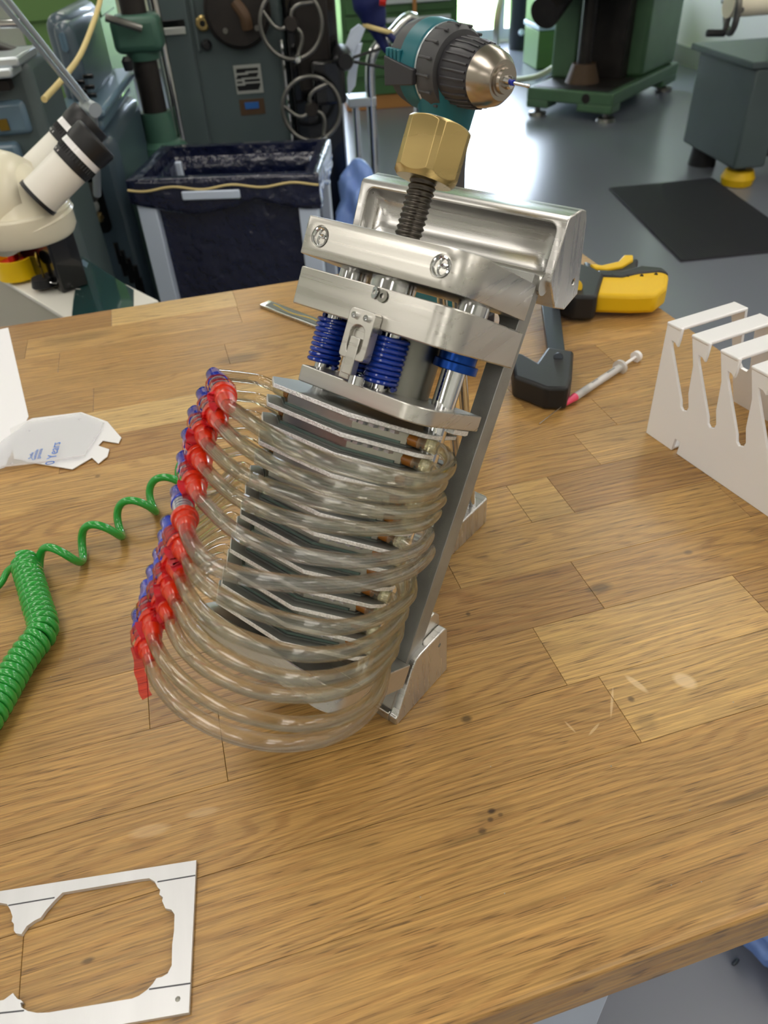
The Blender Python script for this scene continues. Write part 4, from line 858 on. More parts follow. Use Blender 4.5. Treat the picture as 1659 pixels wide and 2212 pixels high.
for i, (x0, x1) in enumerate(((510, 558), (510, 530), (536, 558), (512, 556), (510, 522), (528, 562), (512, 524), (530, 563), (512, 562), (514, 560))):
    yy = 149 + i * 4.6; p0, p1 = G.p(x0, yy, -.0045), G.p(x1, yy + 3.0, -.0045); mb.box((p0.x, -.0052, p1.z), (p1.x, -.0040, p0.z))
mb.build('plate_lettering', M['print_k'], nmp)
G.box('oil_stain', M['rust'], 516, 216, 574, 246, -.002, .001, .001); G.box('blue_label', M['label_b'], 528, 222, 560, 234, -.0045, -.001, .001)
MB().tube([G.p(607, 85, -.02), G.p(632, 310, -.02)], .008, 10).build('bright_rod', M['steel'], G.t)
xb0, xb1 = G.p(636, 200).x, G.p(741, 250).x
MB().box((xr_ + .001, -.03, .02), (xb1, .5, 1.62)).build('slideway', M['gloss'], G.t, bevel=.008)
MB().box((xb0 + .02, -.07, G.p(680, 190).z), (xb1 - .03, -.03, 1.62)).build('oily_apron', M['mdark'], G.t, bevel=.01)
MB().box((xb1 - .10, -.10, G.p(700, 215).z), (xb1 + .01, 0, G.p(700, 120).z)).build('gear_box', M['gloss'], G.t, bevel=.01)
MB().box((xb1 - .004, -.034, .05), (xb1 + .002, -.02, G.p(735, 215).z)).build('edge_strip', M['alubar'], G.t)
handwheel(G, 629, 52, 66, -.13, G.t, (641, 118)); handwheel(G, 673, 236, 62, -.15, G.t, (700, 298))
# green pillar stand with dark column
D = Fr('pillar_stand', 'green clamp on a dark oily steel pillar left of the boring mill', 'machine', 300, 150, 2.62)
pc0 = D.p(283, 60); pc1 = D.p(340, 262); xcol = (pc1.x); 
MB().cyl((xcol, 0, .25), (xcol, 0, 1.6), .036, seg=24).build('pillar', M['mdark'], D.t)
MB().cyl((xcol + .058, 0.03, .25), (xcol + .058, .03, 1.6), .012, seg=12).build('rack_rod', M['steel'], D.t)
zt, zb_ = D.p(300, 28).z, D.p(320, 110).z
MB().box((xcol - .068, -.06, zb_), (xcol + .068, .06, zt)).build('clamp_block', M['bgreen'], D.t, bevel=.02, seg=3)
MB().lathe((xcol, 0, zb_ - .02), (xcol, 0, zb_ + .02), [(0, .045), (1, .052)], 24).build('clamp_ring', M['bgreen'], D.t)
MB().tube([D.p(228, 38, -.10), D.p(262, 48, -.10), D.p(305, 62, -.08)], .010, 10).build('clamp_lever', M['cast'], D.t)
c = D.p(272, 122, -.06); MB().lathe(c, c - V((0, 0, .035)), [(0, .008), (.3, .016), (1, .012)], 14).build('knob', M['black'], D.t)
zf = D.p(330, 265).z; MB().lathe((xcol, 0, zf - .10), (xcol, 0, zf + .03), [(0, .085), (.3, .072), (.4, .050), (1, .046)], 32).build('foot_collar', M['bgreen'], D.t)
MB().box((xcol - .14, -.10, .0), (xcol + .10, .12, zf - .09)).build('stand', M['bgreen'], D.t, bevel=.02)
# light green upright machine edge
Lg = Fr('green_column_machine', 'light green machine column behind the blue-grey lathe', 'machine', 230, 150, 3.3)
a = Lg.p(150, 100); b = Lg.p(246, 150)
MB().box((a.x - .15, 0, .02), (b.x - .012, .45, 1.55)).build('column', M['lgreen'], Lg.t, bevel=.015)
MB().box((a.x - .15, -.012, Lg.p(235, 38).z), (b.x + .004, .3, 1.56)).build('upper_cover', M['lgreen'], Lg.t, bevel=.008)
c = Lg.p(254, 272, -.02); MB().lathe(c, c - V((0, .04, 0)), [(0, .016), (1, .022)], 16).build('knob', M['black'], Lg.t); c = Lg.p(262, 294, -.02); MB().lathe(c + V((0, 0, .01)), c - V((0, 0, .02)), [(0, .01), (1, .045)], 16).build('pedal_cone', M['black'], Lg.t)
# blue-grey lathe on its pedestal
K = Fr('blue_grey_lathe', 'blue-grey lathe headstock on a tall pedestal with a recessed panel, behind the microscope', 'machine', 200, 350, 2.15)
def kb(nm, m, x0, y0, x1, y1, d0, d1, bv=.012, **k): return K.box(nm, m, x0, y0, x1, y1, d0, d1, bv, seg=3, **k)
a = K.p(82, 20, .10); b = K.p(218, 232, .10); MB().box((a.x, .10, K.p(150, 236, .1).z), (K.p(200, 230, .1).x, .50, K.p(140, 28, .1).z)).build('headstock', M['mblue'], K.t, bevel=.035, seg=4)
MB().box((K.p(108, 60, .06).x, .06, K.p(150, 236, .06).z), (K.p(192, 200, .06).x, .46, K.p(140, 48, .06).z)).build('gear_cover', M['mblue'], K.t, bevel=.03, seg=4)
c0_ = K.p(136, 70, .055); c1_ = K.p(150, 112, .055); MB().prism([(z, x) for x, z in rrect(c0_.x - .012, c1_.z, c1_.x, c0_.z, .008)], .052, .062, 1).build('lever_plate', M['mblue2'], K.t)
for i, (x, y) in enumerate(((190, 165), (172, 178), (193, 188), (178, 196), (198, 206), (184, 214))):
    p_ = K.p(x, y, .055); MB().box((p_.x - .012, .050, p_.z - .005), (p_.x + .012, .062, p_.z + .005)).build('vent_slot', M['gloss'], K.t, bevel=.002)
tr = K.p(102, 240, -.05); tr1 = K.p(225, 240, -.05); MB().box((tr.x, -.05, K.p(160, 262, -.05).z), (tr1.x, .55, K.p(160, 240, -.05).z)).build('chip_tray', M['mblue2'], K.t, bevel=.008)
MB().box((K.p(110, 290, .0).x, 0, K.p(150, 292, 0).z), (K.p(228, 290, 0).x, .5, K.p(160, 262, 0).z)).build('tray_skirt', M['mblue2'], K.t, bevel=.01)
pz = K.p(200, 290, 0).z; px0, px1 = K.p(140, 400, 0).x, K.p(272, 400, 0).x
MB().box((px0, 0.0, .0), (px1, .5, pz)).build('pedestal', M['mblue'], K.t, bevel=.03, seg=4)
MB().prism([(z, x) for x, z in rrect(K.p(176, 450, 0).x, K.p(200, 505, 0).z, K.p(232, 450, 0).x, K.p(200, 385, 0).z, .02)], -.004, .006, 1).build('panel_recess', M['gloss'], K.t)
for (x, y, r_, m_) in ((200, 410, .018, 'cast'), (196, 445, .022, 'plate_w'), (212, 470, .015, 'brass'), (205, 425, .010, 'cast'), (204, 490, .012, 'brass')):
    c = K.p(x, y, -.004); MB().lathe(c, c - V((0, .02, 0)), [(0, r_), (1, r_ * .7)], 14).build('valve', M[m_], K.t)
for i in range(4):
    for j in range(2):
        p_ = K.p(255 + i * 14 + j * 10, 548 + i * 16 + j * 26, -.002); MB().box((p_.x - .006, -.004, p_.z - .030), (p_.x + .006, .004, p_.z + .030)).build('louvre', M['gloss'], K.t, bevel=.002)
# near machine at the left edge
Ng = Fr('grinding_machine', 'grey-green bench grinder body with steel ways at the left edge of the photo', 'machine', 40, 200, 1.8)
MB().box((Ng.p(-160, 200).x, 0, .0), (Ng.p(88, 230).x, .22, Ng.p(60, 126).z)).build('body', M['mgrey'], Ng.t, bevel=.02, seg=3)
MB().box((Ng.p(-160, 250).x, -.012, Ng.p(40, 290).z), (Ng.p(62, 250).x, .02, Ng.p(30, 215).z)).build('cover_panel', M['mblue2'], Ng.t, bevel=.01)
MB().box((Ng.p(-160, 250).x, -.02, Ng.p(40, 350).z), (Ng.p(45, 320).x, .02, Ng.p(30, 304).z)).build('lower_panel', M['mblue2'], Ng.t, bevel=.01)
MB().box((Ng.p(0, 262).x, -.016, Ng.p(10, 279).z), (Ng.p(21, 262).x, -.010, Ng.p(10, 254).z)).build('label_plate', M['keyb'], Ng.t)
mb = MB().box((Ng.p(-160, 150).x, -.05, Ng.p(20, 138).z), (Ng.p(56, 130).x, .10, Ng.p(20, 116).z)); mb.box((Ng.p(-160, 150).x, -.07, Ng.p(20, 166, -.05).z), (Ng.p(30, 150, -.05).x, .05, Ng.p(20, 144, -.05).z)); mb.build('steel_ways', M['alubar'], Ng.t, bevel=.004)
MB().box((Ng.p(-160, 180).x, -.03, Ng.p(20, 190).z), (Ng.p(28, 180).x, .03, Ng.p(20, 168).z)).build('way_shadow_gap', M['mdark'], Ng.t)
mb = MB(); p_ = Ng.p(50, 105, .2); mb.prism([(p_.z - .045, p_.x - .035), (p_.z + .035, p_.x - .025), (p_.z + .005, p_.x + .045), (p_.z - .050, p_.x + .03)], .05, .09, 1); mb.build('tool_post', M['mdark'], Ng.t, bevel=.004)
MB().tube([Ng.p(0, 52, -.05), Ng.p(45, 50, -.05)], .0075, 12).build('chrome_shaft', M['chrome'], Ng.t)
# rods of the swing lamp, and the pale hose hanging across
sl = thing('lamp_arm', 'pair of thin parallel steel lamp arm rods at the upper left', 'lamp arm', at(190, 235, 1.55))
oo = at(190, 235, 1.55)
MB().tube([at(-30, -35, 1.45) - oo, at(184, 226, 1.55) - oo], .0042, 10).build('rod', M['alubar'], sl); MB().tube([at(10, -10, 1.45) - oo, at(198, 228, 1.55) - oo], .0042, 10).build('rod', M['alubar'], sl)
MB().cyl(at(184, 226, 1.56) - oo, at(206, 238, 1.53) - oo, .012).build('joint', M['alubar'], sl)
MB().tube(cr([at(199, 232, 1.55) - oo, at(205, 300, 1.62) - oo, at(210, 420, 1.75) - oo], 6), .008, 10).build('joint_post', M['alubar'], sl)
ho = MB().tube(cr([at(222, -20, 2.0), at(205, 40, 1.9), at(175, 115, 1.75), at(140, 165, 1.6), at(95, 215, 1.5)], 6), .0052, 10).build('air_line', M['ply'], smooth=80); tag(ho, 'thin beige air line hanging across the blue-grey lathe', 'hose')
# stereo microscope on its console
oc2 = at(90, 600, 1.22); mc = V((oc2.x, oc2.y, FZ))
ms = thing('inspection_console', 'cream console with binocular eyepieces, red and yellow switch and dark teal screen', 'console', mc)
def m3(x, y, D_): return at(x, y, D_) - mc
def pz_(x, y, z): return hit(x, y, z) - mc
zt = -.10
# cabinet with flat top
rt = pz_(-10, 590, zt); rt2 = pz_(172, 700, zt); dv = (rt2 - rt).normalized(); dw = V((-dv.y, dv.x, 0))
if dw.y < 0: dw = -dw
def cp(s_, w_, z=zt): p = rt + dv * s_ + dw * w_; return V((p.x, p.y, z + mc.z * 0 + 0))
L0c = (rt2 - rt).length
def prism_z(pts, z0, z1): return MB().prism([(p.x, p.y) for p in pts], z0 - FZ, z1 - FZ)
B0_, B1_ = pz_(148, 524, zt), pz_(337, 649, zt)
WD = (B1_ - rt).dot(dw); s1_ = (B1_ - rt).dot(dv)
prism_z([cp(-.16, .0), cp(s1_, 0), cp(s1_, WD), cp(-.16, WD)], FZ + .01, zt - .008).build('cabinet', M['beige'], ms, bevel=.004)
prism_z([cp(-.16, -.004), cp(s1_ + .003, -.004), cp(s1_ + .003, WD + .003), cp(-.16, WD + .003)], zt - .008, zt).build('top_panel', M['offwhite'], ms, bevel=.002)
def flatp(nm, pts, z0, z1, m, bv=0.0): return prism_z([pz_(x, y, z1) for x, y in pts], z0, z1).build(nm, m, ms, bevel=bv)
flatp('screen', [(176, 553), (289, 626), (288, 720), (150, 735), (158, 650)], zt + .0001, zt + .0014, M['tealscreen'], .0004)
flatp('screen_icon', [(178, 560), (191, 568), (187, 578), (174, 570)], zt + .0015, zt + .0019, M['mblue2'])
hc_ = pz_(137, 636, zt); hc_.z = 0; back_ = .05
zh = plane_hit(143, 494, hc_ + mc, dw).z
prism_z([hc_, hc_ - dv * .45, hc_ - dv * .45 + dw * back_, hc_ + dw * back_], zt + .0002, zh).build('black_housing', M['gloss'], ms, bevel=.004)
# cream head: rounded lump with a flat base ring
hcn = at(20, 455, 1.24); 
MB().lathe(at(52, 492, 1.24) - mc + V((0, 0, -.012)), at(52, 492, 1.24) - mc + V((0, 0, .030)), [(0, .068), (.25, .074), (1, .074)], 48).build('head_base', M['cream'], ms, bevel=.003)
c0 = at(50, 470, 1.24) - mc
MB().lathe(c0 + V((.0, 0, -.004)), c0 + V((-.012, .0, .075)), [(0, .074), (.25, .066), (.6, .052), (.85, .040), (1, .026)], 40).build('head_cone', M['cream'], ms, smooth=60)
MB().lathe(at(-30, 440, 1.26) - mc, at(70, 408, 1.22) - mc, [(0, .075), (.4, .070), (.8, .054), (1, .042)], 40).build('head_body', M['cream'], ms, smooth=60)
def eyepiece(p0, p1, D0, D1, s):
    a_ = at(*p0, D0) - mc; b_ = at(*p1, D1) - mc; f = lambda t: a_ + (b_ - a_) * t
    o = MB().lathe(f(0), f(.58), [(0, .0265 * s), (.02, .0285 * s), (1, .0285 * s)], 36).build('eyepiece_tube', M['offwhite'], ms)
    MB().lathe(f(-.02), f(.03), [(0, .030 * s), (1, .030 * s)], 36).build('tube_seal', M['black'], o)
    MB().lathe(f(.575), f(.74), [(0, .0295 * s), (.5, .0305 * s), (1, .0300 * s)], 36).build('focus_ring', M['black'], o)
    mb = MB(); axx = (b_ - a_).normalized(); x_ = axx.orthogonal().normalized(); y_ = axx.cross(x_)
    for i in range(40):
        an = 2 * PI * i / 40; mb.tube([f(.66) + (x_ * math.cos(an) + y_ * math.sin(an)) * .0305 * s, f(.735) + (x_ * math.cos(an) + y_ * math.sin(an)) * .0303 * s], .0009, 5)
    mb.build('knurling', M['black'], o)
    MB().lathe(f(.74), f(.82), [(0, .0315 * s), (1, .0310 * s)], 36).build('white_band', M['white'], o)
    MB().lathe(f(.82), f(1.06), [(0, .0312 * s), (.2, .0325 * s), (.9, .0330 * s), (1, .031 * s), (1, .026 * s), (.5, .022 * s)], 36).build('eye_cup', M['black'], o)
    mb = MB()
    for i in range(9):
        an = -1.2 + i * .3; e_ = x_ * math.cos(an) + y_ * math.sin(an); mb.tube([f(.60) + e_ * .0302 * s, f(.625) + e_ * .0304 * s], .0006, 4)
    mb.build('dioptre_marks', M['white'], o)
eyepiece((82, 428), (203, 306), 1.18, 1.185, .93); eyepiece((68, 385), (190, 265), 1.27, 1.275, .90)
# rotary main switch, key
sw = pz_(33, 566, zt + .03)
MB().lathe(V((sw.x, sw.y, zt + .006 - FZ)), V((sw.x, sw.y, zt + .040 - FZ)), [(0, .0360), (.3, .0340), (1, .0340), (1, .0300), (.6, .0280)], 40, caps=True).build('yellow_ring', M['yelk'], ms)
MB().lathe(V((sw.x, sw.y, zt + .024 - FZ)), V((sw.x, sw.y, zt + .031 - FZ)), [(0, .0280), (1, .0280)], 40).build('red_dial', M['redk'], ms)
MB().box((sw.x - .0055, sw.y - .024, zt + .031 - FZ), (sw.x + .0055, sw.y + .024, zt + .066 - FZ)).build('red_handle', M['redk'], ms, bevel=.003)
kq = pz_(94, 614, zt + .01)
MB().lathe(V((kq.x, kq.y, zt + .008 - FZ)), V((kq.x, kq.y, zt + .022 - FZ)), [(0, .020), (1, .017)], 28).build('key_switch', M['black'], ms)
kr = V((kq.x + .004, kq.y + .002, zt + .022 - FZ)); mb = MB().box((kr.x - .0012, kr.y - .004, kr.z), (kr.x + .0012, kr.y + .004, kr.z + .018)); mb.lathe(kr + V((-.0013, 0, .030)), kr + V((.0013, 0, .030)), [(0, .0125), (1, .0125)], 20); mb.build('key', M['keyb'], ms)
MB().torus(kr + V((.02, -.006, -.008)), (0.2, .1, 1), .016, .0010, 30, 6).build('key_ring', M['steel'], ms)
MB().tube(cr([kr + V((.010, 0, .016)), kr + V((.03, -.002, .004)), kr + V((.045, -.03, -.014)), kr + V((.058, -.045, -.014))], 6), .0012, 6).build('key_chain', M['steel'], ms)
# waste bin: white steel frame with a black bag
zr = -.10
cs = [hit(285, 400, zr), hit(680, 385, zr)]; bx = (cs[1] - cs[0]); Wb = bx.length; by_ = math.atan2(bx.y, bx.x); bo_ = V((cs[0].x, cs[0].y, FZ))
bn = thing('waste_bin', 'white framed waste bin lined with a black plastic bag behind the bench', 'bin', bo_, by_)
Db = .31; Hr = zr - FZ
def wob(i, a_=.006): return random.Random(i).uniform(-a_, a_)
# bag: outer skirt + inner sides
def sheetgrid(name, fn, nu, nv, m, th=.0015):
    vs = [fn(i / nu, j / nv) for j in range(nv + 1) for i in range(nu + 1)]; fs = [(j * (nu + 1) + i, j * (nu + 1) + i + 1, (j + 1) * (nu + 1) + i + 1, (j + 1) * (nu + 1) + i) for j in range(nv) for i in range(nu)]
    o = MB().add(vs, fs).build(name, m, bn, smooth=70); md_ = o.modifiers.new('solid', 'SOLIDIFY'); md_.thickness = th; return o
rim = [(0, 0), (Wb, 0), (Wb, Db), (0, Db)]
def around(u_, grow=0.0):
    f_ = (u_ % 1) * 4; i = int(f_) % 4; t = f_ - int(f_); a_, b_ = rim[i], rim[(i + 1) % 4]; x, y = a_[0] + (b_[0] - a_[0]) * t, a_[1] + (b_[1] - a_[1]) * t
    cx_, cy_ = Wb / 2, Db / 2; return cx_ + (x - cx_) * (1 + grow), cy_ + (y - cy_) * (1 + grow * 1.3)
def noise3(x, y, s_): return math.sin(x * 31 + s_) * math.cos(y * 17 + s_ * 2) * .5 + math.sin(x * 67 + y * 23 + s_) * .3
def skirt(u_, v_):
    x, y = around(u_, .045 - .05 * (1 - min(1, v_ * 6)) * 0 + .02 * v_ * noise3(u_ * 3, v_, 1)); return V((x, y, Hr + .012 - v_ * (.050 + .030 * abs(math.sin(u_ * 19)))))
sheetgrid('bag_skirt', skirt, 96, 6, M['bag'])
def inner(u_, v_):
    x, y = around(u_, .045 - .14 * min(1, v_ * 10) - .06 * v_ + .016 * v_ * noise3(u_ * 3, v_, 4)); return V((x, y, Hr + .012 - max(0, v_ - .1) * .64))
sheetgrid('bag_inside', inner, 96, 20, M['bag'])
def outer_(u_, v_):
    x, y = around(u_, -.13 + .020 * noise3(u_ * 4, v_ * 2, 7)); return V((x, y, Hr - .01 - v_ * .65))
sheetgrid('bag_body', outer_, 120, 16, M['bag'])
MB().box((.05, .05, Hr - .62), (Wb - .05, Db - .05, Hr - .60)).build('bag_bottom', M['bag'], bn)
MB().box((-.004, -.004, Hr - .03), (Wb + .004, .004, Hr - .004)).box((-.004, Db - .004, Hr - .03), (Wb + .004, Db + .004, Hr - .004)).box((-.004, 0, Hr - .03), (.004, Db, Hr - .004)).box((Wb - .004, 0, Hr - .03), (Wb + .004, Db, Hr - .004)).build('top_frame', M['legw'], bn, bevel=.002)
MB().tube([V((Wb * (-.02 + 1.04 * i / 40), -.012, Hr - .008 - .004 * math.sin(i * .5))) for i in range(41)], .0028, 6).build('elastic_band', M['ply'], bn)
for x, y in ((.0, -.004), (Wb - .046, -.004), (0, Db - .04), (Wb - .046, Db - .04)):
    MB().box((x, y, 0), (x + .046, y + .040, Hr - .02)).build('leg', M['legw'], bn, bevel=.003)
MB().box((.12, -.020, Hr - .034), (.26, -.012, Hr - .014)).build('front_clip', M['legw'], bn, bevel=.003)
# chrome tube trolley between mill and cabinet
C_ = Fr('chrome_trolley', 'bent chrome tube trolley frame right of the boring mill', 'trolley', 790, 300, 3.6)
p0 = C_.p(772, 300); p1 = C_.p(806, 300)
MB().tube(cr([V((p0.x, 0, .03)), V((p0.x, 0, .5)), V((p0.x, 0, C_.p(768, 215).z))], 5), .014, 14).build('rear_tube', M['chrome'], C_.t, smooth=80)
zt_ = C_.p(803, 100).z
MB().tube(cr([V((p1.x, 0, .03)), V((p1.x, 0, .5)), V((p1.x, 0, zt_ - .1)), V((p1.x + .02, 0, zt_ - .02)), V((p1.x + .09, .02, zt_ + .03)), V((p1.x + .22, .1, zt_ + .05)), V((p1.x + .22, .1, .3)), V((p1.x + .22, .1, .03))], 6), .021, 16).build('handle_tube', M['chrome'], C_.t, smooth=80)
MB().box((p0.x - .02, -.02, .02), (p1.x + .22, .35, .05)).build('lower_shelf', M['alubar'], C_.t, bevel=.004)
MB().box((p0.x - .03, -.02, C_.p(750, 232).z), (p1.x + .02, .1, C_.p(750, 212).z)).build('cross_plate', M['alubar'], C_.t, bevel=.004)
# capstan handle and pale flaps on the side of the mill
hcn = G.p(745, 130, -.2); hub_ = MB().lathe(hcn + V((0, .12, 0)), hcn - V((0, .03, 0)), [(0, .03), (.8, .03), (1, .022)], 20).build('star_handle', M['black'], G.t)
for (x, y) in ((842, 148), (838, 100), (728, 128)):
    e_ = G.p(x, y, -.21); MB().tube([hcn, e_], .0045, 8).build('arm', M['black'], hub_); MB().lathe(e_ - V((.012, 0, 0)), e_ + V((.012, 0, 0)), [(0, .004), (.2, .010), (.5, .0125), (.8, .010), (1, .004)], 12).build('ball_knob', M['black'], hub_)
for pts in ([(758, 65), (775, 52), (790, 60), (770, 110), (748, 130), (742, 110)], [(770, 98), (783, 92), (772, 150), (768, 185), (752, 208), (750, 170), (756, 135)]):
    MB().prism([(G.p(x, y, -.1).z, G.p(x, y, -.1).x) for x, y in pts], -.10, -.092, 1).build('pale_flap', M['legw'], G.t, bevel=.001)
# navy cloth strap hanging
nv = thing('navy_strap', 'dark navy strap bundle tied with a pale cord above the drill', 'strap', at(805, 60, 2.3)); no = at(805, 60, 2.3)
MB().tube(cr([at(795, -30, 2.3) - no, at(800, 10, 2.3) - no, at(812, 50, 2.3) - no, at(822, 80, 2.3) - no, at(836, 112, 2.3) - no], 5), [.045] * 6 + [.040, .036, .034, .032, .028, .026, .022, .020, .018, .016, .014, .012, .012, .010, .008][:15], 14).build('strap', M['navy'], nv, smooth=70)
MB().tube(cr([at(826, 60, 2.28) - no, at(850, 85, 2.28) - no, at(872, 105, 2.27) - no, at(900, 140, 2.2) - no], 5), .008, 8).build('loose_end', M['navy'], nv)
MB().torus(at(816, 62, 2.3) - no, (.3, 0, 1), .036, .006, 20, 8).build('cord', M['ply'], nv)
MB().lathe(at(820, 0, 2.24) - no, at(834, 2, 2.24) - no, [(0, .012), (1, .012)], 10).build('red_tag', M['redk'], nv)
# green drawer cabinet
DC = Fr('drawer_cabinet', 'green steel drawer cabinet with long silver handles by the glass door', 'cabinet', 850, 190, 6.4)
x0_, x1_ = DC.p(800, 100).x, DC.p(988, 100).x; zb0 = .10
MB().box((x0_ - .2, 0, zb0), (x1_, .6, 1.30)).build('carcass', M['cabgreen'], DC.t, bevel=.008)
MB().box((x0_ - .2, .02, 0), (x1_ - .02, .58, zb0)).build('plinth', M['wood_base'], DC.t, bevel=.004)
zs = [DC.p(915, y).z for y in (160, 118, 82, 60, 25, -15, -50)]
for i in range(len(zs) - 1):
    d_ = MB().box((x0_ - .17, -.018, zs[i] + .008), (x1_ - .03, 0, zs[i + 1] - .008)).build('drawer', M['cabgreen'], DC.t, bevel=.004)
    MB().box((x0_ + .12, -.045, zs[i + 1] - .050), (x1_ - .06, -.018, zs[i + 1] - .020)).build('handle', M['alubar'], d_, bevel=.004)
MB().box((DC.p(892, 40, -.05).x, -.056, DC.p(893, 78, -.05).z), (DC.p(900, 40, -.05).x, -.046, 1.3)).build('wooden_strip', M['wood_base'], DC.t)
# black waste bucket
bf = hit(1127, 105, FZ); bu = thing('black_bucket', 'round black waste bucket with a folded bag at the glass door', 'bucket', bf)
w_ = (hit(1160, 105, FZ) - hit(1095, 105, FZ)).length / 2
MB().lathe((0, 0, 0), (0, 0, .66), [(0, w_ * .86), (.7, w_ * .97), (.72, w_ * 1.02), (.80, w_ * 1.02), (1, w_ * 1.02), (1, w_ * .93), (.2, w_ * .8)], 36).build('shell', M['bucket'], bu)
MB().torus((0, 0, .55), (0.1, 0.06, 1), w_ * 1.04, .012, 36, 8).build('bag_edge', M['legw'], bu); c = V((-w_ * .5, -w_ * .85, .16)); MB().lathe(c, c - V((.01, .03, 0)), [(0, .03), (1, .02)], 12).build('white_sticker', M['legw'], bu)
# toolboxes behind the mill
tbx = thing('tool_boxes', 'pair of low green tool chests with pale lids behind the green mill', 'tool chest', room(3.0, 7.45, FZ), YAW)
for i in range(2):
    MB().box((-.70 + i * .52, 0, 0), (-.20 + i * .52, .45, .30)).build('lower_drawer', M['lgreen'], tbx, bevel=.01); MB().box((-.71 + i * .52, -.02, .30), (-.19 + i * .52, .47, .34)).build('ledge', M['legw'], tbx, bevel=.012)
    MB().box((-.70 + i * .52, 0, .34), (-.20 + i * .52, .45, .56)).build('upper_drawer', M['lgreen'], tbx, bevel=.01); MB().box((-.71 + i * .52, -.02, .56), (-.19 + i * .52, .47, .62)).build('lid', M['legw'], tbx, bevel=.02)
# green milling machine
f0 = hit(1318, 258, FZ + .03); f1 = hit(1135, 240, FZ + .03); f2 = hit(1450, 182, FZ + .03)
yw = math.atan2((f0 - f1).y, (f0 - f1).x); Wm = (f0 - f1).length; Dm = (f2 - f0).length
X_ = Fr('milling_machine', 'green knee milling machine on a heavy plinth at the back right', 'machine', 0, 0, 0, yaw=yw, floor=V((f1.x, f1.y, FZ)))
zb1 = .055; zt1 = X_.p(1325, 203, 0).z; zt1 = max(.16, min(zt1, .34))
MB().box((0, 0, .10), (Wm, Dm, zt1)).box((0, 0, zb1), (Wm * .26, .16, .11)).box((Wm * .60, 0, zb1), (Wm, .16, .11)).box((0, Dm - .3, zb1), (Wm, Dm, .11)).build('plinth', M['green'], X_.t, bevel=.012)
for x, y in ((.06, .07), (Wm - .06, .07), (Wm - .06, Dm - .08), (.06, Dm - .08)): MB().lathe((x, y, 0), (x, y, zb1), [(0, .065), (.4, .060), (.5, .02), (1, .02)], 20).build('levelling_foot', M['cast'], X_.t)
xa = Wm * .50
MB().box((.20 * Wm, Dm * .45, zt1), (Wm - .03, Dm - .02, 1.9)).build('column', M['green'], X_.t, bevel=.03)
MB().box((Wm * .38, Dm * .36, zt1), (Wm * .78, Dm * .46, 1.75)).build('slideway', M['mdark'], X_.t, bevel=.01)
MB().box((-.0, Dm * .28, zt1), (Wm * .30, Dm * .60, 1.0)).build('support_column', M['green'], X_.t, bevel=.02)
kz = X_.p(1250, 38, .1).z
MB().box((-.06, -.05, max(.75, kz)), (Wm * 1.0, Dm * .45, max(.75, kz) + .35)).build('knee', M['green'], X_.t, bevel=.02)
MB().cyl((Wm * .45, Dm * .22, zt1), (Wm * .45, Dm * .22, .8), .05, seg=20).build('knee_screw', M['mdark'], X_.t)
MB().lathe((Wm * .45, Dm * .22, zt1), (Wm * .45, Dm * .22, zt1 + .12), [(0, .12), (1, .08)], 24).build('screw_boss', M['rust'], X_.t)
MB().box((Wm * .05, .03, zt1 - .005), (Wm * .92, Dm * .42, zt1 + .004)).build('drip_tray', M['mdark'], X_.t)
MB().lathe((.10, -.02, .62), (.10, .20, .72), [(0, .10), (1, .10)], 24).build('gear_cover', M['mdark'], X_.t)
c = V((Wm, Dm * .62, .95)); MB().box((Wm - .004, Dm * .58, .82), (Wm + .01, Dm * .66, 1.1)).build('switch_slot', M['gloss'], X_.t)
MB().lathe((Wm * .7, -.001, .14), (Wm * .7, .002, .14), [(0, .03), (1, .03)], 18).build('drain_plug', M['mdark'], X_.t)
hp = hit(1240, 125, FZ + .25)
hz = MB().tube(cr([at(1085, -20, 6.5), at(1072, 60, 6.3), hit(1078, 140, FZ + .05), hit(1105, 170, FZ + .02), hit(1160, 165, FZ + .06), hit(1205, 140, FZ + .15), hit(1250, 118, FZ + .28)], 6), .022, 12).build('coolant_hose', M['hosepale'], smooth=80); tag(hz, 'pale coolant hose looping on the floor left of the green mill', 'hose')
hz2 = MB().tube([hit(1170, 178, FZ + .05), hit(1252, 128, FZ + .22)], .012, 8).build('black_rod', M['black']); tag(hz2, 'black rod leaning from the floor to the green mill', 'rod')
# rubber mat
mm = [hit(x, y, FZ) for x, y in ((1315, 410), (1470, 567), (1560, 387))]; ed = (mm[1] - mm[0]); et = V((ed.y, -ed.x, 0)).normalized(); et = et if et.x > 0 else -et
wm = (mm[2] - mm[0]).dot((mm[2] - mm[0]).normalized()); e3 = (mm[2] - mm[0])
e3 = e3.normalized() * .58
mt = thing('rubber_mat', 'black ribbed rubber mat on the grey floor at the right', 'mat', mm[0])
MB().prism([(0, 0), (ed.x, ed.y), (ed.x + e3.x, ed.y + e3.y), (e3.x, e3.y)], .0005, .010).build('base', M['rubber'], mt, bevel=.003)
mb = MB()
for i in range(60):
    t = (i + .5) / 60; a_ = V((e3.x * t, e3.y * t, .0105)); b_ = a_ + ed; mb.tube([a_, b_], .0028, 4)
rb = mb.build('ribs', M['rubber'], mt); rb['kind'] = 'stuff'
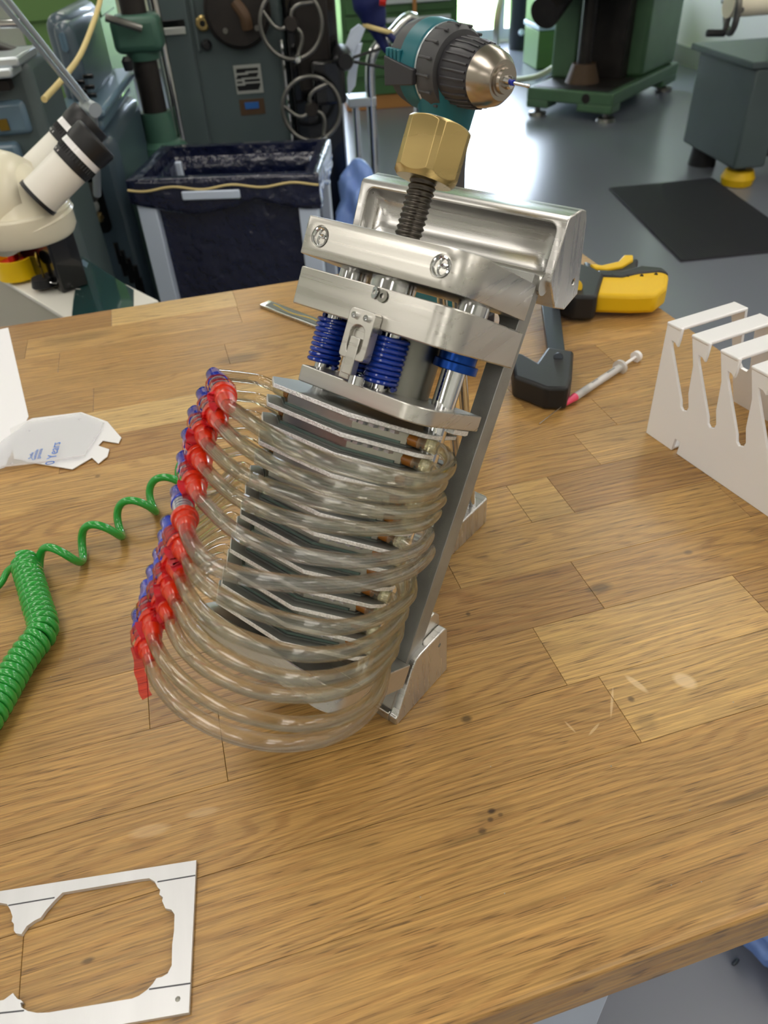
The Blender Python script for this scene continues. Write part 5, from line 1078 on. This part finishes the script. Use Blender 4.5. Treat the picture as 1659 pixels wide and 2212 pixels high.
# grey machine at the right edge with yellow foot
yf = hit(1590, 398, FZ)
Rm = Fr('right_lathe', 'dark grey-green machine stand with a yellow foot at the right edge of the photo', 'machine', 0, 0, 0, floor=yf)
pl0 = Rm.p(1608, 195, 0); lx0 = -.09
MB().box((lx0, -.09, .10), (lx0 + .17, .5, max(.55, Rm.p(1600, 190, -.09).z))).build('pedestal', M['mgrey'], Rm.t, bevel=.012)
hgt = max(.55, Rm.p(1600, 190, -.09).z)
MB().box((lx0 - .03, -.10, hgt), (lx0 + 1.6, .55, hgt + .03)).build('chip_tray', M['mgrey'], Rm.t, bevel=.006)
MB().box((lx0 + .171, .02, .12), (lx0 + 1.4, .45, hgt - .08)).build('panel', M['gloss'], Rm.t, bevel=.006)
MB().box((lx0 + .22, -.10, .26), (lx0 + 1.4, -.06, .31)).build('foot_rail', M['cast'], Rm.t, bevel=.006)
MB().box((lx0 + 1.3, -.09, .10), (lx0 + 1.6, .5, hgt)).build('pedestal', M['mgrey'], Rm.t, bevel=.012)
MB().lathe((0, 0, 0), (0, 0, .075), [(0, .075), (.5, .085), (1, .070)], 24).build('yellow_foot', M['yellow'], Rm.t, bevel=.004)
MB().lathe((0, 0, .075), (0, 0, .10), [(0, .03), (1, .03)], 16).build('foot_stud', M['mdark'], Rm.t)
MB().lathe((.0, .40, 0), (.0, .40, .10), [(0, .075), (1, .065)], 24).build('rear_foot', M['black'], Rm.t)
wc = Rm.p(1582, 12, -.25)
MB().torus(wc, (1, -.25, .1), .10, .014, 36, 8).build('handwheel', M['cast'], Rm.t, smooth=80)
MB().cyl(wc - V((.02, 0, 0)), wc + V((1.2, .08, 0)), .045, seg=24).build('spindle', M['cream'], Rm.t)
MB().box((wc.x + .6, -.25, hgt + .03), (wc.x + 1.2, .4, wc.z + .2)).build('headstock', M['mgrey'], Rm.t, bevel=.03)
MB().tube([wc + V((-.01, 0, -.10)), wc + V((-.09, .0, -.095))], .014, 10).build('crank_grip', M['black'], Rm.t)
MB().tube([wc + V((0, -.02, .09)), wc + V((0, .02, -.09))], .012, 8).build('spoke', M['cast'], Rm.t); MB().tube([wc + V((0, -.085, -.01)), wc + V((0, .085, .01))], .012, 8).build('spoke', M['cast'], Rm.t)
def crumple(name, m, c_, rx, ry, rz_, seed, label, cat):
    bm = bmesh.new(); bmesh.ops.create_icosphere(bm, subdivisions=4, radius=1); rn = random.Random(seed); ph = [rn.uniform(0, 6) for _ in range(6)]
    for v in bm.verts:
        p = v.co; k_ = 1 + .22 * math.sin(p.x * 5 + ph[0]) * math.cos(p.y * 4 + ph[1]) + .14 * math.sin(p.z * 9 + p.x * 7 + ph[2]) + .08 * math.sin(p.y * 15 + ph[3])
        v.co = V((p.x * rx * k_, p.y * ry * k_, max(0.001, (p.z * .5 + .5) * rz_ * min(1.0, .8 + .2 * k_))))
    me = bpy.data.meshes.new(name); bm.to_mesh(me); bm.free(); me.materials.append(m)
    for p in me.polygons: p.use_smooth = True
    o = bpy.data.objects.new(name, me); COL.objects.link(o); o.location = c_; return tag(o, label, cat)
crumple('cleaning_rag', M['rag'], hit(1520, 352, FZ), .065, .05, .06, 3, 'crumpled off-white rag on the floor beside the yellow foot', 'rag')
crumple('blue_bag', M['bluebag'], V((at(775, 385, 2.7).x, at(775, 385, 2.7).y, FZ)), .085, .10, at(772, 342, 2.7).z - FZ, 5, 'light blue crumpled plastic bag beside the boring mill', 'bag')
crumple('blue_overshoe', M['bluebag'], hit(1668, 2048, FZ), .045, .07, .09, 9, 'light blue overshoe on the floor at the bottom right', 'overshoe')
cp_ = hit(1590, 2083, FZ); o = MB().lathe((-.006, 0, .003), (.006, .004, .004), [(0, .002), (.5, .003), (1, .002)], 8).build('metal_chip', M['barsteel']); o.location = cp_; tag(o, 'tiny dark metal chip on the floor at the bottom right', 'chip')
# radiator on the far wall
rdt = thing('radiator', 'cream ribbed radiator on the far wall behind the green column', 'radiator', room(-1.75, S1 - .12, FZ + .35), YAW)
MB().box((-.6, .05, .02), (1.15, .10, .90)).build('panel', M['rad'], rdt, bevel=.01)
for i in range(28): MB().box((-.6 + i * .0625, -.0, .03), (-.6 + i * .0625 + .045, .05, .88)).build('rib', M['rad'], rdt, bevel=.008)
struct(MB().box((R0, S1 - .07, FZ + .16), (wins[0][0] - .05, S1 - .005, FZ + .26)).xf(RM).build('trim_1', M['skirting']))
# tiny bright swarf on the bench top
swf = MB(); rn = random.Random(11)
for (x, y) in ((1060, 1656), (1090, 1930), (1320, 1655), (1450, 1912), (908, 1938), (172, 1424), (110, 1462), (1432, 1421), (1584, 1517), (1490, 1750), (1220, 1940), (1515, 1905)):
    p = hit(x, y); r_ = rn.uniform(.0003, .0007); swf.add([p + V((r_ * a_, r_ * b_, c_)) for a_, b_, c_ in ((1, 0, .0001), (-.5, .8, .0001), (-.5, -.8, .0001), (0, 0, .0006))], [(0, 1, 3), (1, 2, 3), (2, 0, 3), (0, 2, 1)])
so = swf.build('swarf', M['alubar'], smooth=0); tag(so, 'scattered tiny bright metal chips on the oak bench top', 'swarf'); so['kind'] = 'stuff'
